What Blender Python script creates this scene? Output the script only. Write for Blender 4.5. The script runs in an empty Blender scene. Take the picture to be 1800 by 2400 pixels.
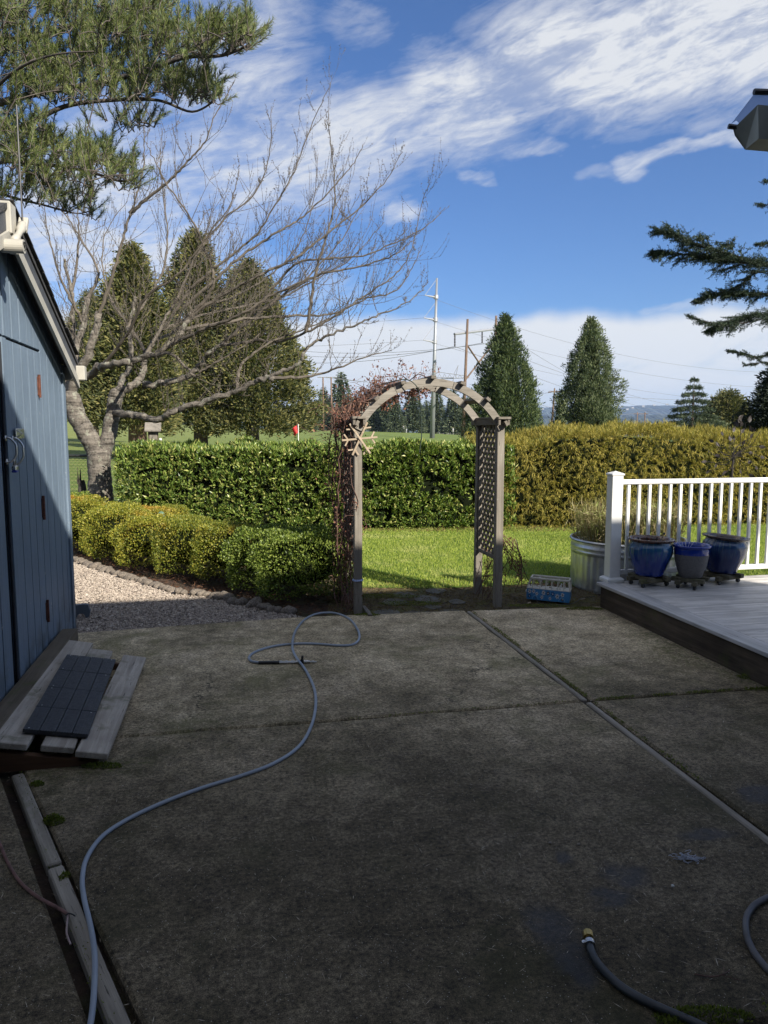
import bpy, math, random
import numpy as np
from mathutils import Vector, Matrix, noise as mn
random.seed(7); rng = np.random.default_rng(11)
C = bpy.context.scene.collection
sc = bpy.context.scene
R = math.radians
# ---------------------------------------------------------------- camera
F, TH, H = 1750.0, math.atan(195/1750), 1.6
cam_d = bpy.data.cameras.new('camera'); cam = bpy.data.objects.new('camera', cam_d); C.objects.link(cam)
cam.location = (0, 0, H); cam.rotation_euler = (math.pi/2 - TH, 0, 0)
cam_d.sensor_fit = 'VERTICAL'; cam_d.sensor_height = 24; cam_d.lens = 24*F/2400
cam_d.clip_start = .05; cam_d.clip_end = 20000
sc.camera = cam
# ---------------------------------------------------------------- light
SUN_EL = R(31); SUN_AZ = math.atan2(.689, -.725)          # clockwise from +Y, towards the sun
to_sun = Vector((math.sin(SUN_AZ)*math.cos(SUN_EL), math.cos(SUN_AZ)*math.cos(SUN_EL), math.sin(SUN_EL)))
sl = bpy.data.lights.new('sun', 'SUN'); sl.energy = 5.0; sl.angle = R(.53); sl.color = (1, .93, .82)
so = bpy.data.objects.new('sun', sl); C.objects.link(so); so.location = (20, -20, 30)
so.rotation_euler = to_sun.to_track_quat('Z', 'Y').to_euler()
sc.view_settings.view_transform = 'Standard'; sc.view_settings.look = 'None'
sc.view_settings.exposure = 0.95; sc.view_settings.gamma = 1; sc.view_settings.use_curve_mapping = False

def ray(x, y):
    dx = (x-900)/F; dy = (1200-y)/F
    return dx, math.cos(TH)+dy*math.sin(TH), -math.sin(TH)+dy*math.cos(TH)
def P(x, y, z=0.0):
    a, b, c = ray(x, y); t = (z-H)/c
    return Vector((a*t, b*t, z))
def D(x, y, Y):
    a, b, c = ray(x, y); t = Y/b
    return Vector((a*t, Y, H+c*t))
AS = R(11.55); CS, SS = math.cos(AS), math.sin(AS)
def S(v, u, z=0.0): return Vector((v*CS-u*SS, v*SS+u*CS, z))     # the yard's own axes: v to the right, u away
def toS(p): return (p[0]*CS+p[1]*SS, -p[0]*SS+p[1]*CS)
SITE = Matrix.Rotation(AS, 4, 'Z')

# ---------------------------------------------------------------- sky
class NT:
    def __init__(s, nt): s.nt = nt; s.n = nt.nodes; s.l = nt.links
    def add(s, t, **k):
        n = s.n.new(t)
        for a, b in k.items(): setattr(n, a, b)
        return n
    def put(s, sock, v):
        if v is None: return
        if isinstance(v, bpy.types.NodeSocket): s.l.new(v, sock)
        else:
            try: sock.default_value = v
            except Exception: sock.default_value = (v[0], v[1], v[2], 1) if hasattr(v, '__len__') else (v, v, v)
    def m(s, op, a, b=None, c=None, clamp=False):
        n = s.add('ShaderNodeMath', operation=op, use_clamp=clamp)
        s.put(n.inputs[0], a); s.put(n.inputs[1], b); s.put(n.inputs[2], c); return n.outputs[0]
    def vm(s, op, a, b=None, c=None, out=0):
        n = s.add('ShaderNodeVectorMath', operation=op)
        s.put(n.inputs[0], a); s.put(n.inputs[1], b)
        if op == 'SCALE': s.put(n.inputs[3], c)
        elif c is not None: s.put(n.inputs[2], c)
        return n.outputs[out]
    def mix(s, f, a, b, mode='MIX'):
        n = s.add('ShaderNodeMix', data_type='RGBA', blend_type=mode)
        s.put(n.inputs[0], f)
        for i, v in ((6, a), (7, b)):
            if isinstance(v, bpy.types.NodeSocket): s.l.new(v, n.inputs[i])
            else: n.inputs[i].default_value = (v[0], v[1], v[2], 1)
        return n.outputs[2]
    def noise(s, vec, scale, detail=4, rough=.55, dist=0, out=0):
        n = s.add('ShaderNodeTexNoise'); s.put(n.inputs['Vector'], vec)
        n.inputs['Scale'].default_value = scale; n.inputs['Detail'].default_value = detail
        n.inputs['Roughness'].default_value = rough; n.inputs['Distortion'].default_value = dist
        return n.outputs[out]
    def vor(s, vec, scale, feature='F1', out=0, rand=1):
        n = s.add('ShaderNodeTexVoronoi', feature=feature); s.put(n.inputs['Vector'], vec)
        n.inputs['Scale'].default_value = scale; n.inputs['Randomness'].default_value = rand
        return n.outputs[out]
    def ramp(s, f, stops, interp='LINEAR'):
        n = s.add('ShaderNodeValToRGB'); cr = n.color_ramp; cr.interpolation = interp
        while len(cr.elements) < len(stops): cr.elements.new(.5)
        for e, (p, c) in zip(cr.elements, stops):
            e.position = p; e.color = (c, c, c, 1) if not hasattr(c, '__len__') else (c[0], c[1], c[2], 1)
        s.put(n.inputs[0], f); return n.outputs[0]
    def mr(s, v, a, b, c=0, d=1, smooth=True):
        n = s.add('ShaderNodeMapRange', interpolation_type='SMOOTHSTEP' if smooth else 'LINEAR')
        s.put(n.inputs[0], v)
        for i, q in zip((1, 2, 3, 4), (a, b, c, d)): n.inputs[i].default_value = q
        return n.outputs[0]
    def xyz(s, v):
        n = s.add('ShaderNodeSeparateXYZ'); s.put(n.inputs[0], v); return n.outputs
    def comb(s, x, y, z=0.0):
        n = s.add('ShaderNodeCombineXYZ'); s.put(n.inputs[0], x); s.put(n.inputs[1], y); s.put(n.inputs[2], z); return n.outputs[0]

SKY_STR = .066
w = bpy.data.worlds.new('World'); sc.world = w; w.use_nodes = True
N = NT(w.node_tree); N.n.clear()
sky = N.add('ShaderNodeTexSky', sky_type='NISHITA'); sky.sun_disc = False
sky.sun_elevation = SUN_EL; sky.sun_rotation = SUN_AZ; sky.altitude = 50
sky.air_density = 1.0; sky.dust_density = .4; sky.ozone_density = 3.0
gen = N.add('ShaderNodeTexCoord').outputs['Generated']
x, y, z = N.xyz(gen)
az = N.m('ARCTAN2', x, y); el = N.m('ARCSINE', N.m('MAXIMUM', N.m('MINIMUM', z, 1.0), -1.0))
def skyc(px, py):
    a, b, c = ray(px, py); return math.atan2(a, b), math.atan2(c, math.hypot(a, b))
ae = N.comb(az, el, 0.0)
w1 = N.noise(ae, 3.2, 4, .6, out=1); w1 = N.vm('SUBTRACT', w1, (.5, .5, .5))
w2 = N.noise(N.vm('MULTIPLY', ae, (1, 2.2, 1)), 13, 4, .6, out=1); w2 = N.vm('SUBTRACT', w2, (.5, .5, .5))
aw = N.vm('ADD', ae, N.vm('SCALE', w1, c=.10)); aw = N.vm('ADD', aw, N.vm('SCALE', w2, c=.035))
def blob(x0, y0, x1, y1, wpx, gain, hard=2.0):        # a streak of cloud from one direction to another
    a = skyc(x0, y0); b = skyc(x1, y1)
    dx, dy = b[0]-a[0], b[1]-a[1]; L = math.hypot(dx, dy) + 1e-6; ux, uy = dx/L, dy/L
    cx, cy = (a[0]+b[0])/2, (a[1]+b[1])/2
    X, Y, _ = N.xyz(N.vm('SUBTRACT', aw, (cx, cy, 0)))
    p = N.m('ABSOLUTE', N.m('ADD', N.m('MULTIPLY', X, ux), N.m('MULTIPLY', Y, uy)))
    q = N.m('ADD', N.m('MULTIPLY', X, -uy), N.m('MULTIPLY', Y, ux))
    wr = wpx/1900
    p = N.m('MAXIMUM', N.m('SUBTRACT', p, max(L/2-wr, 0)), 0.0)
    p = N.m('DIVIDE', p, wr*1.4); q = N.m('DIVIDE', q, wr)
    r = N.m('SQRT', N.m('ADD', N.m('MULTIPLY', p, p), N.m('MULTIPLY', q, q)))
    return N.m('MULTIPLY', N.mr(r, .15, 1.45, 1, 0), gain)
blobs = [(1150, 130, 2050, 70, 150, 1.15), (950, 200, 1750, 150, 95, .95), (740, 330, 1280, 235, 120, .85), (1080, 265, 1560, 215, 40, .5),
         (420, 430, 930, 320, 150, .85), (60, 480, 460, 540, 230, .95), (620, 40, 480, 300, 170, .72), (930, 40, 760, 25, 60, .35),
         (1180, 378, 1330, 352, 19, .6), (1440, 398, 1760, 340, 19, .66), (1590, 330, 1760, 290, 45, .38), (1080, 432, 1180, 422, 14, .42),
         (905, 502, 995, 505, 24, .72), (850, 470, 1080, 400, 26, .22), (1340, 425, 1500, 400, 14, .3),
         (1500, 716, 1790, 712, 16, .5), (560, 640, 840, 680, 50, .35), (-900, 100, -100, 500, 260, .7), (2200, 150, 3000, 300, 200, .6)]
tot = None
for b_ in blobs:
    v = blob(*b_); tot = v if tot is None else N.m('MAXIMUM', tot, v)
# streaky texture along the wind
ca, sa_ = math.cos(R(14)), math.sin(R(14))
rot = N.comb(N.m('ADD', N.m('MULTIPLY', az, ca), N.m('MULTIPLY', el, sa_)), N.m('MULTIPLY', N.m('SUBTRACT', N.m('MULTIPLY', el, ca), N.m('MULTIPLY', az, sa_)), 3.6), 0)
st = N.noise(rot, 6.0, 10, .66, .8)
stf = N.noise(rot, 30.0, 5, .6, .6)
tex = N.m('ADD', N.m('MULTIPLY', st, .7), N.m('MULTIPLY', stf, .3))
tex = N.mr(tex, .36, .64, -.5, .5)
back = N.mr(N.m('ABSOLUTE', az), .75, 1.3, 0, .62)
backn = N.mr(N.noise(N.vm('MULTIPLY', gen, (1, 1, 2)), 1.6, 5, .6), .35, .7, 0, 1)
tot = N.m('MAXIMUM', tot, N.m('MULTIPLY', back, N.m('ADD', backn, .5)))
tot = N.m('MAXIMUM', tot, N.m('MULTIPLY', N.mr(el, .52, .85), N.m('ADD', N.m('MULTIPLY', backn, .45), .5)))  # cloud overhead, out of view, added to whiten the light in the shade
cm = N.m('ADD', tot, N.m('MULTIPLY', tex, N.m('ADD', N.m('MULTIPLY', tot, .85), .10)))
cm = N.mr(cm, .14, 1.28, 0, .96, False)
# the bank of cloud over the horizon
_, elw, _ = N.xyz(aw)
bt = skyc(1300, 742)[1]
bn = N.noise(N.comb(az, 0.0, 0.0), 7, 4, .5)
bank = N.mr(N.m('SUBTRACT', N.m('ADD', N.m('MULTIPLY', elw, .35), N.m('MULTIPLY', el, .65)), N.m('MULTIPLY', bn, .05)), bt-.036, bt-.012, 1, 0)
under = N.mr(el, .01, .06, .75, 1)
bank = N.m('MULTIPLY', N.m('MULTIPLY', bank, under), N.m('SUBTRACT', .97, N.m('MULTIPLY', N.mr(st, .5, .75, 0, 1), .25)))
cm = N.m('MAXIMUM', cm, bank)
skycol = N.mix(1.0, sky.outputs[0], (.60, .86, 1.24), 'MULTIPLY')
skycol = N.vm('SCALE', skycol, c=.84)
ccol = N.mix(bank, (6.3, 6.45, 6.7), (6.7, 6.85, 7.0))
col = N.mix(cm, skycol, ccol)
bg = N.add('ShaderNodeBackground'); N.put(bg.inputs[0], col); bg.inputs[1].default_value = SKY_STR
N.l.new(bg.outputs[0], N.add('ShaderNodeOutputWorld').inputs[0])

# ---------------------------------------------------------------- mesh helpers
class G:
    def __init__(s): s.v = []; s.f = []; s.n = 0
    def raw(s, v, f):
        v = np.asarray(v, dtype=np.float64).reshape(-1, 3); f = np.asarray(f, dtype=np.int64)
        s.v.append(v); s.f.append(f + s.n); s.n += len(v); return s
    def poly(s, pts):
        s.raw([tuple(p) for p in pts], [list(range(len(pts)))]); return s
    def box(s, c, d, M=None):
        c = Vector(c); hx, hy, hz = d[0]/2, d[1]/2, d[2]/2
        v = [Vector((sx*hx, sy*hy, sz*hz)) for sx in (-1, 1) for sy in (-1, 1) for sz in (-1, 1)]
        if M is not None: v = [M @ p for p in v]
        s.raw([tuple(p+c) for p in v], [[0, 1, 3, 2], [4, 6, 7, 5], [0, 4, 5, 1], [2, 3, 7, 6], [0, 2, 6, 4], [1, 5, 7, 3]]); return s
    def bevbox(s, c, d, b=.006, M=None):
        c = Vector(c); hx, hy, hz = d[0]/2, d[1]/2, d[2]/2; b = min(b, hx*.9, hy*.9, hz*.9)
        vs = []; idx = {}
        for sx in (-1, 1):
            for sy in (-1, 1):
                for sz in (-1, 1):
                    for ax in range(3):
                        p = [sx*hx, sy*hy, sz*hz]
                        for k in range(3):
                            if k != ax: p[k] -= (sx, sy, sz)[k]*b
                        idx[(sx, sy, sz, ax)] = len(vs); vs.append(Vector(p))
        f = []
        for ax in range(3):
            a, bb = [k for k in range(3) if k != ax]
            for sg in (-1, 1):
                q = []
                for (i, j) in ((-1, -1), (1, -1), (1, 1), (-1, 1)):
                    t = [0, 0, 0]; t[ax] = sg; t[a] = i; t[bb] = j; q.append(idx[(t[0], t[1], t[2], ax)])
                flip = (sg == 1) == (ax == 1)
                f.append(q[::-1] if flip else q)
        for ax in range(3):
            a, bb = [k for k in range(3) if k != ax]
            for i in (-1, 1):
                for j in (-1, 1):
                    def I(e, which):
                        t = [0, 0, 0]; t[ax] = e; t[a] = i; t[bb] = j; return idx[(t[0], t[1], t[2], which)]
                    f.append([I(-1, a), I(1, a), I(1, bb), I(-1, bb)])
        if M is not None: vs = [M @ p for p in vs]
        s.raw([tuple(p+c) for p in vs], f)
        tri = [[idx[(x_, y_, z_, k)] for k in range(3)] for x_ in (-1, 1) for y_ in (-1, 1) for z_ in (-1, 1)]
        s.f.append(np.asarray(tri) + s.n - len(vs)); return s
    def tube(s, pts, rad, n=8, cap=True):
        p = np.array([tuple(q) for q in pts], float); m = len(p)
        if m < 2: return s
        r = np.full(m, float(rad)) if np.isscalar(rad) else np.asarray(rad, float)
        t = np.gradient(p, axis=0); t /= np.linalg.norm(t, axis=1)[:, None] + 1e-12
        a = np.array([0, 0, 1.]) if abs(t[0][2]) < .9 else np.array([1., 0, 0])
        u = np.cross(a, t[0]); u /= np.linalg.norm(u); us = [u]
        for i in range(1, m):
            u = us[-1] - t[i]*np.dot(us[-1], t[i]); l = np.linalg.norm(u)
            us.append(u/l if l > 1e-9 else us[-1])
        us = np.array(us); vs = np.cross(t, us)
        th = np.arange(n)*2*math.pi/n
        ring = (p[:, None, :] + r[:, None, None]*(np.cos(th)[None, :, None]*us[:, None, :] + np.sin(th)[None, :, None]*vs[:, None, :]))
        base = s.n
        i, j = np.meshgrid(np.arange(m-1), np.arange(n), indexing='ij'); i = i.ravel(); j = j.ravel(); k = (j+1) % n
        s.raw(ring.reshape(-1, 3), np.stack([i*n+j, i*n+k, (i+1)*n+k, (i+1)*n+j], 1))
        if cap:
            s.f.append(np.array([list(range(n))[::-1]]) + base); s.f.append(np.array([[(m-1)*n+q for q in range(n)]]) + base)
        return s
    def lathe(s, prof, n=24, c=(0, 0, 0), M=None, flute=None, closed=False):
        th = np.arange(n)*2*math.pi/n; v = []
        for (r, z_) in prof:
            rr = r if flute is None else np.array([r*(1+flute(a, z_)) for a in th])
            q = np.stack([rr*np.cos(th), rr*np.sin(th), np.full(n, z_)], 1); v.append(q)
        v = np.concatenate(v)
        if M is not None:
            A = np.array(M.to_3x3()); v = v @ A.T
        v = v + np.array(tuple(c)); m = len(prof)
        i, j = np.meshgrid(np.arange(m-1), np.arange(n), indexing='ij'); i = i.ravel(); j = j.ravel(); k = (j+1) % n
        s.raw(v, np.stack([i*n+j, i*n+k, (i+1)*n+k, (i+1)*n+j], 1)); return s
    def ball(s, c, r, n=12, m=8, sq=(1, 1, 1), jit=0, M=None):
        prof = [(max(1e-4, math.sin(math.pi*i/m)), -math.cos(math.pi*i/m)) for i in range(m+1)]
        g = G(); g.lathe(prof, n); v = g.v[0]*np.array(sq)*r
        if jit:
            o = random.random()*50
            v = np.array([np.array(q)*(1+jit*mn.noise(Vector((q[0]/r*1.3+o, q[1]/r*1.3, q[2]/r*1.3)))) for q in v])
        if M is not None: v = v @ np.array(M.to_3x3()).T
        s.raw(v + np.array(tuple(c)), g.f[0]); return s
    def prism(s, poly, z0, z1):
        n = len(poly)
        v = [(p[0], p[1], z0) for p in poly] + [(p[0], p[1], z1) for p in poly]
        b = s.n; s.raw(v, [[i, (i+1) % n, n+(i+1) % n, n+i] for i in range(n)])
        s.f.append(np.array([[n+i for i in range(n)]]) + b); s.f.append(np.array([[i for i in range(n)][::-1]]) + b); return s
    def leaves(s, pos, dr, side, L, W, bend=0.0, fold=False):
        # diamond shaped leaves: stem end at pos, pointing along dr
        pos = np.asarray(pos, float); k = len(pos)
        dr = dr/(np.linalg.norm(dr, axis=1)[:, None]+1e-9)
        side = side - dr*np.sum(side*dr, 1)[:, None]; side /= np.linalg.norm(side, axis=1)[:, None]+1e-9
        nn = np.cross(dr, side)
        L = np.broadcast_to(L, (k,))[:, None]; W = np.broadcast_to(W, (k,))[:, None]
        if fold:
            a = pos; b = pos + dr*L*.45 + side*W*.5 + nn*W*.16; c = pos + dr*L - nn*L*bend; d = pos + dr*L*.45 - side*W*.5 + nn*W*.16; e = pos + dr*L*.5
            v = np.stack([a, b, c, d, e], 1).reshape(-1, 3); o = np.arange(k)[:, None]*5
            f = np.concatenate([o+np.array([[0, 1, 2, 4]]), o+np.array([[0, 4, 2, 3]])])
        else:
            a = pos; b = pos + dr*L*.5 + side*W*.5; c = pos + dr*L - nn*L*bend; d = pos + dr*L*.5 - side*W*.5
            v = np.stack([a, b, c, d], 1).reshape(-1, 3); f = np.arange(k)[:, None]*4+np.array([[0, 1, 2, 3]])
        s.raw(v, f); return s
    def mesh(s, name, M=None, smooth=False):
        V = np.concatenate(s.v) if s.v else np.zeros((0, 3))
        if M is not None:
            A = np.array(M); V = V @ A[:3, :3].T + A[:3, 3]
        me = bpy.data.meshes.new(name)
        me.vertices.add(len(V)); me.vertices.foreach_set('co', V.astype(np.float32).ravel())
        lt = np.concatenate([np.full(len(f), f.shape[1]) for f in s.f]); li = np.concatenate([f.ravel() for f in s.f])
        me.loops.add(len(li)); me.loops.foreach_set('vertex_index', li.astype(np.int32))
        me.polygons.add(len(lt)); st_ = np.concatenate([[0], np.cumsum(lt)[:-1]])
        me.polygons.foreach_set('loop_start', st_.astype(np.int32))
        me.polygons.foreach_set('use_smooth', np.full(len(lt), bool(smooth)))
        me.update(calc_edges=True); return me
def setp(o, label=None, cat=None, group=None, kind=None):
    if label: o['label'] = label
    if cat: o['category'] = cat
    if group: o['group'] = group
    if kind: o['kind'] = kind
    return o
def thing(name, label, cat, loc=(0, 0, 0), rz=0.0, group=None):
    o = bpy.data.objects.new(name, None); C.objects.link(o); o.location = loc; o.rotation_euler = (0, 0, rz); o.empty_display_size = .1
    return setp(o, label, cat, group)
def wm(o):
    m = Matrix.LocRotScale(o.location, o.rotation_euler, o.scale)
    return wm(o.parent) @ m if o.parent else m
def build(g, name, mat, parent=None, frame=None, smooth=False, loc=None, **k):
    """geometry authored in world coordinates (or in `frame`); becomes local to its parent / to loc"""
    M = frame.copy() if frame is not None else Matrix.Identity(4)
    if parent is not None: M = wm(parent).inverted() @ M
    elif loc is not None: M = Matrix.Translation(-Vector(loc)) @ M
    me = g.mesh(name, M, smooth); me.materials.append(mat)
    o = bpy.data.objects.new(name, me); C.objects.link(o)
    if parent is not None: o.parent = parent
    elif loc is not None: o.location = loc
    return setp(o, **k)
def piece(me, name, parent, loc=(0, 0, 0), rot=(0, 0, 0), scale=(1, 1, 1), **k):
    o = bpy.data.objects.new(name, me); C.objects.link(o); o.parent = parent
    o.location = loc; o.rotation_euler = rot; o.scale = scale
    return setp(o, **k)
def copy_tree(o, parent=None):
    c = o.copy(); C.objects.link(c)
    if parent is not None: c.parent = parent
    for ch in list(o.children): copy_tree(ch, c)
    return c
def spline(pts, n=8):
    p = [Vector(q) for q in pts]; out = []
    for i in range(len(p)-1):
        p0 = p[max(i-1, 0)]; p1 = p[i]; p2 = p[i+1]; p3 = p[min(i+2, len(p)-1)]
        for k in range(n):
            t = k/n
            out.append(.5*((2*p1) + (p2-p0)*t + (2*p0-5*p1+4*p2-p3)*t*t + (3*p1-p0-3*p2+p3)*t**3))
    out.append(p[-1]); return out
def inpoly(x, y, poly):
    c = False; n = len(poly)
    for i in range(n):
        a = poly[i]; b = poly[i-1]
        if (a[1] > y) != (b[1] > y) and x < (b[0]-a[0])*(y-a[1])/(b[1]-a[1])+a[0]: c = not c
    return c
def inpoly_np(X, Y, poly):
    c = np.zeros(len(X), bool); n = len(poly)
    for i in range(n):
        a = poly[i]; b = poly[i-1]
        if a[1] == b[1]: continue
        t = ((a[1] > Y) != (b[1] > Y)) & (X < (b[0]-a[0])*(Y-a[1])/(b[1]-a[1])+a[0]); c ^= t
    return c
def scatter(poly, n):
    xs = [p[0] for p in poly]; ys = [p[1] for p in poly]; X = np.zeros(0); Y = np.zeros(0)
    while len(X) < n:
        a = rng.uniform(min(xs), max(xs), n*2); b = rng.uniform(min(ys), max(ys), n*2); m = inpoly_np(a, b, poly)
        X = np.concatenate([X, a[m]]); Y = np.concatenate([Y, b[m]])
    return X[:n], Y[:n]
def unit(n):
    v = rng.normal(size=(n, 3)); return v/np.linalg.norm(v, axis=1)[:, None]

# ---------------------------------------------------------------- materials
def newmat(name):
    m = bpy.data.materials.new(name); m.use_nodes = True; n = NT(m.node_tree); n.n.clear()
    b = n.add('ShaderNodeBsdfPrincipled'); o = n.add('ShaderNodeOutputMaterial'); n.l.new(b.outputs[0], o.inputs[0])
    return m, n, b, o
def objc(n, sc_=(1, 1, 1), rnd=True):
    v = n.add('ShaderNodeTexCoord').outputs['Object']
    if rnd:
        r = n.add('ShaderNodeObjectInfo').outputs['Random']
        v = n.vm('ADD', v, n.comb(n.m('MULTIPLY', r, 37.0), n.m('MULTIPLY', r, 91.0), n.m('MULTIPLY', r, 53.0)))
    if sc_ != (1, 1, 1): v = n.vm('MULTIPLY', v, sc_)
    return v
def bump(n, b, h, dist=.004, st_=1.0, prev=None):
    x_ = n.add('ShaderNodeBump'); n.put(x_.inputs['Height'], h); x_.inputs['Distance'].default_value = dist; x_.inputs['Strength'].default_value = st_
    if prev is not None: n.l.new(prev, x_.inputs['Normal'])
    if b is not None: n.l.new(x_.outputs[0], b.inputs['Normal'])
    return x_.outputs[0]
def simple(name, col, rough=.6, metal=0, var=.15, scale=8, bmp=0, spec=.5, coat=0):
    m, n, b, o = newmat(name); v = objc(n)
    f = n.noise(v, scale, 5, .6)
    c0 = tuple(c*(1-var) for c in col); c1 = tuple(min(1, c*(1+var)) for c in col)
    n.put(b.inputs['Base Color'], n.ramp(f, [(.3, c0), (.7, c1)]))
    n.put(b.inputs['Roughness'], n.mr(n.noise(v, scale*2.3, 3), .3, .7, rough*.85, min(1, rough*1.15)))
    b.inputs['Metallic'].default_value = metal; b.inputs['Specular IOR Level'].default_value = spec; b.inputs['Coat Weight'].default_value = coat
    if bmp: bump(n, b, n.noise(v, scale*4, 6, .65), bmp)
    return m
def wood(name, dark, light, axis=0, freq=1.0, rough=.85, moss=0.0, bmp=.003, lich=0.0):
    m, n, b, o = newmat(name)
    k = [22*freq, 22*freq, 22*freq]; k[axis] = 1.1*freq
    v = objc(n, tuple(k)); v0 = objc(n)
    g1 = n.noise(v, 1.0, 6, .65, .4); g2 = n.noise(v, 3.4, 5, .6)
    big = n.noise(v0, 2.2, 4, .6)
    f = n.m('ADD', n.m('MULTIPLY', g1, .6), n.m('MULTIPLY', big, .4))
    c = n.ramp(f, [(.32, dark), (.5, tuple((a+b_)/2 for a, b_ in zip(dark, light))), (.66, light)])
    crack = n.mr(g2, .28, .38, 0, 1)
    c = n.mix(n.m('SUBTRACT', 1.0, crack), c, tuple(q*.35 for q in dark))
    if lich: c = n.mix(n.m('MULTIPLY', n.mr(n.noise(v0, 40, 4, .7), .6, .68), lich), c, (.33, .35, .3))
    if moss: c = n.mix(n.m('MULTIPLY', n.mr(n.noise(v0, 5, 5, .7), .52, .68), moss), c, (.07, .085, .02))
    n.put(b.inputs['Base Color'], c); b.inputs['Roughness'].default_value = rough; b.inputs['Specular IOR Level'].default_value = .3
    h = n.m('ADD', n.m('MULTIPLY', g1, .7), n.m('MULTIPLY', crack, .6))
    bump(n, b, h, bmp); return m
def leafmat(name, cols, rough=.5, trans=.25, spec=.4, patch=None, pscale=1.0):
    m, n, b, o = newmat(name)
    r = n.add('ShaderNodeNewGeometry').outputs['Random Per Island']
    c = n.ramp(r, [(i/(len(cols)-1), q) for i, q in enumerate(cols)])
    if patch:
        pos = n.add('ShaderNodeNewGeometry').outputs['Position']
        c = n.mix(n.m('MULTIPLY', n.mr(n.noise(pos, pscale, 3, .6), .5, .66), .8), c, n.mix(r, patch[0], patch[1]))
    n.put(b.inputs['Base Color'], c); b.inputs['Roughness'].default_value = rough; b.inputs['Specular IOR Level'].default_value = spec
    if trans:
        t = n.add('ShaderNodeBsdfTranslucent'); n.put(t.inputs[0], n.mix(1.0, c, (1.1, 1.25, .5), 'MULTIPLY'))
        x_ = n.add('ShaderNodeMixShader'); x_.inputs[0].default_value = trans
        n.l.new(b.outputs[0], x_.inputs[1]); n.l.new(t.outputs[0], x_.inputs[2]); n.l.new(x_.outputs[0], o.inputs[0])
    return m
def bark(name, dark, light, bands=False, scale=14, lich=.4):
    m, n, b, o = newmat(name); v = objc(n, rnd=False)
    vb = n.vm('MULTIPLY', v, (3, 3, 26) if bands else (12, 12, 2.2))
    g1 = n.noise(vb, 1.0 if bands else 1.6, 6, .65, .5); g2 = n.noise(v, scale, 6, .7)
    f = n.m('ADD', n.m('MULTIPLY', g1, .5), n.m('MULTIPLY', g2, .5))
    c = n.ramp(f, [(.36, dark), (.62, light)])
    c = n.mix(n.m('MULTIPLY', n.mr(n.noise(v, 9, 6, .75), .54, .62), lich), c, (.34, .36, .28))
    c = n.mix(n.mr(n.noise(v, 22, 5, .7), .62, .68, 0, .8), c, tuple(q*.4 for q in dark))
    n.put(b.inputs['Base Color'], c); b.inputs['Roughness'].default_value = .9
    bump(n, b, f, .02); return m
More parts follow.
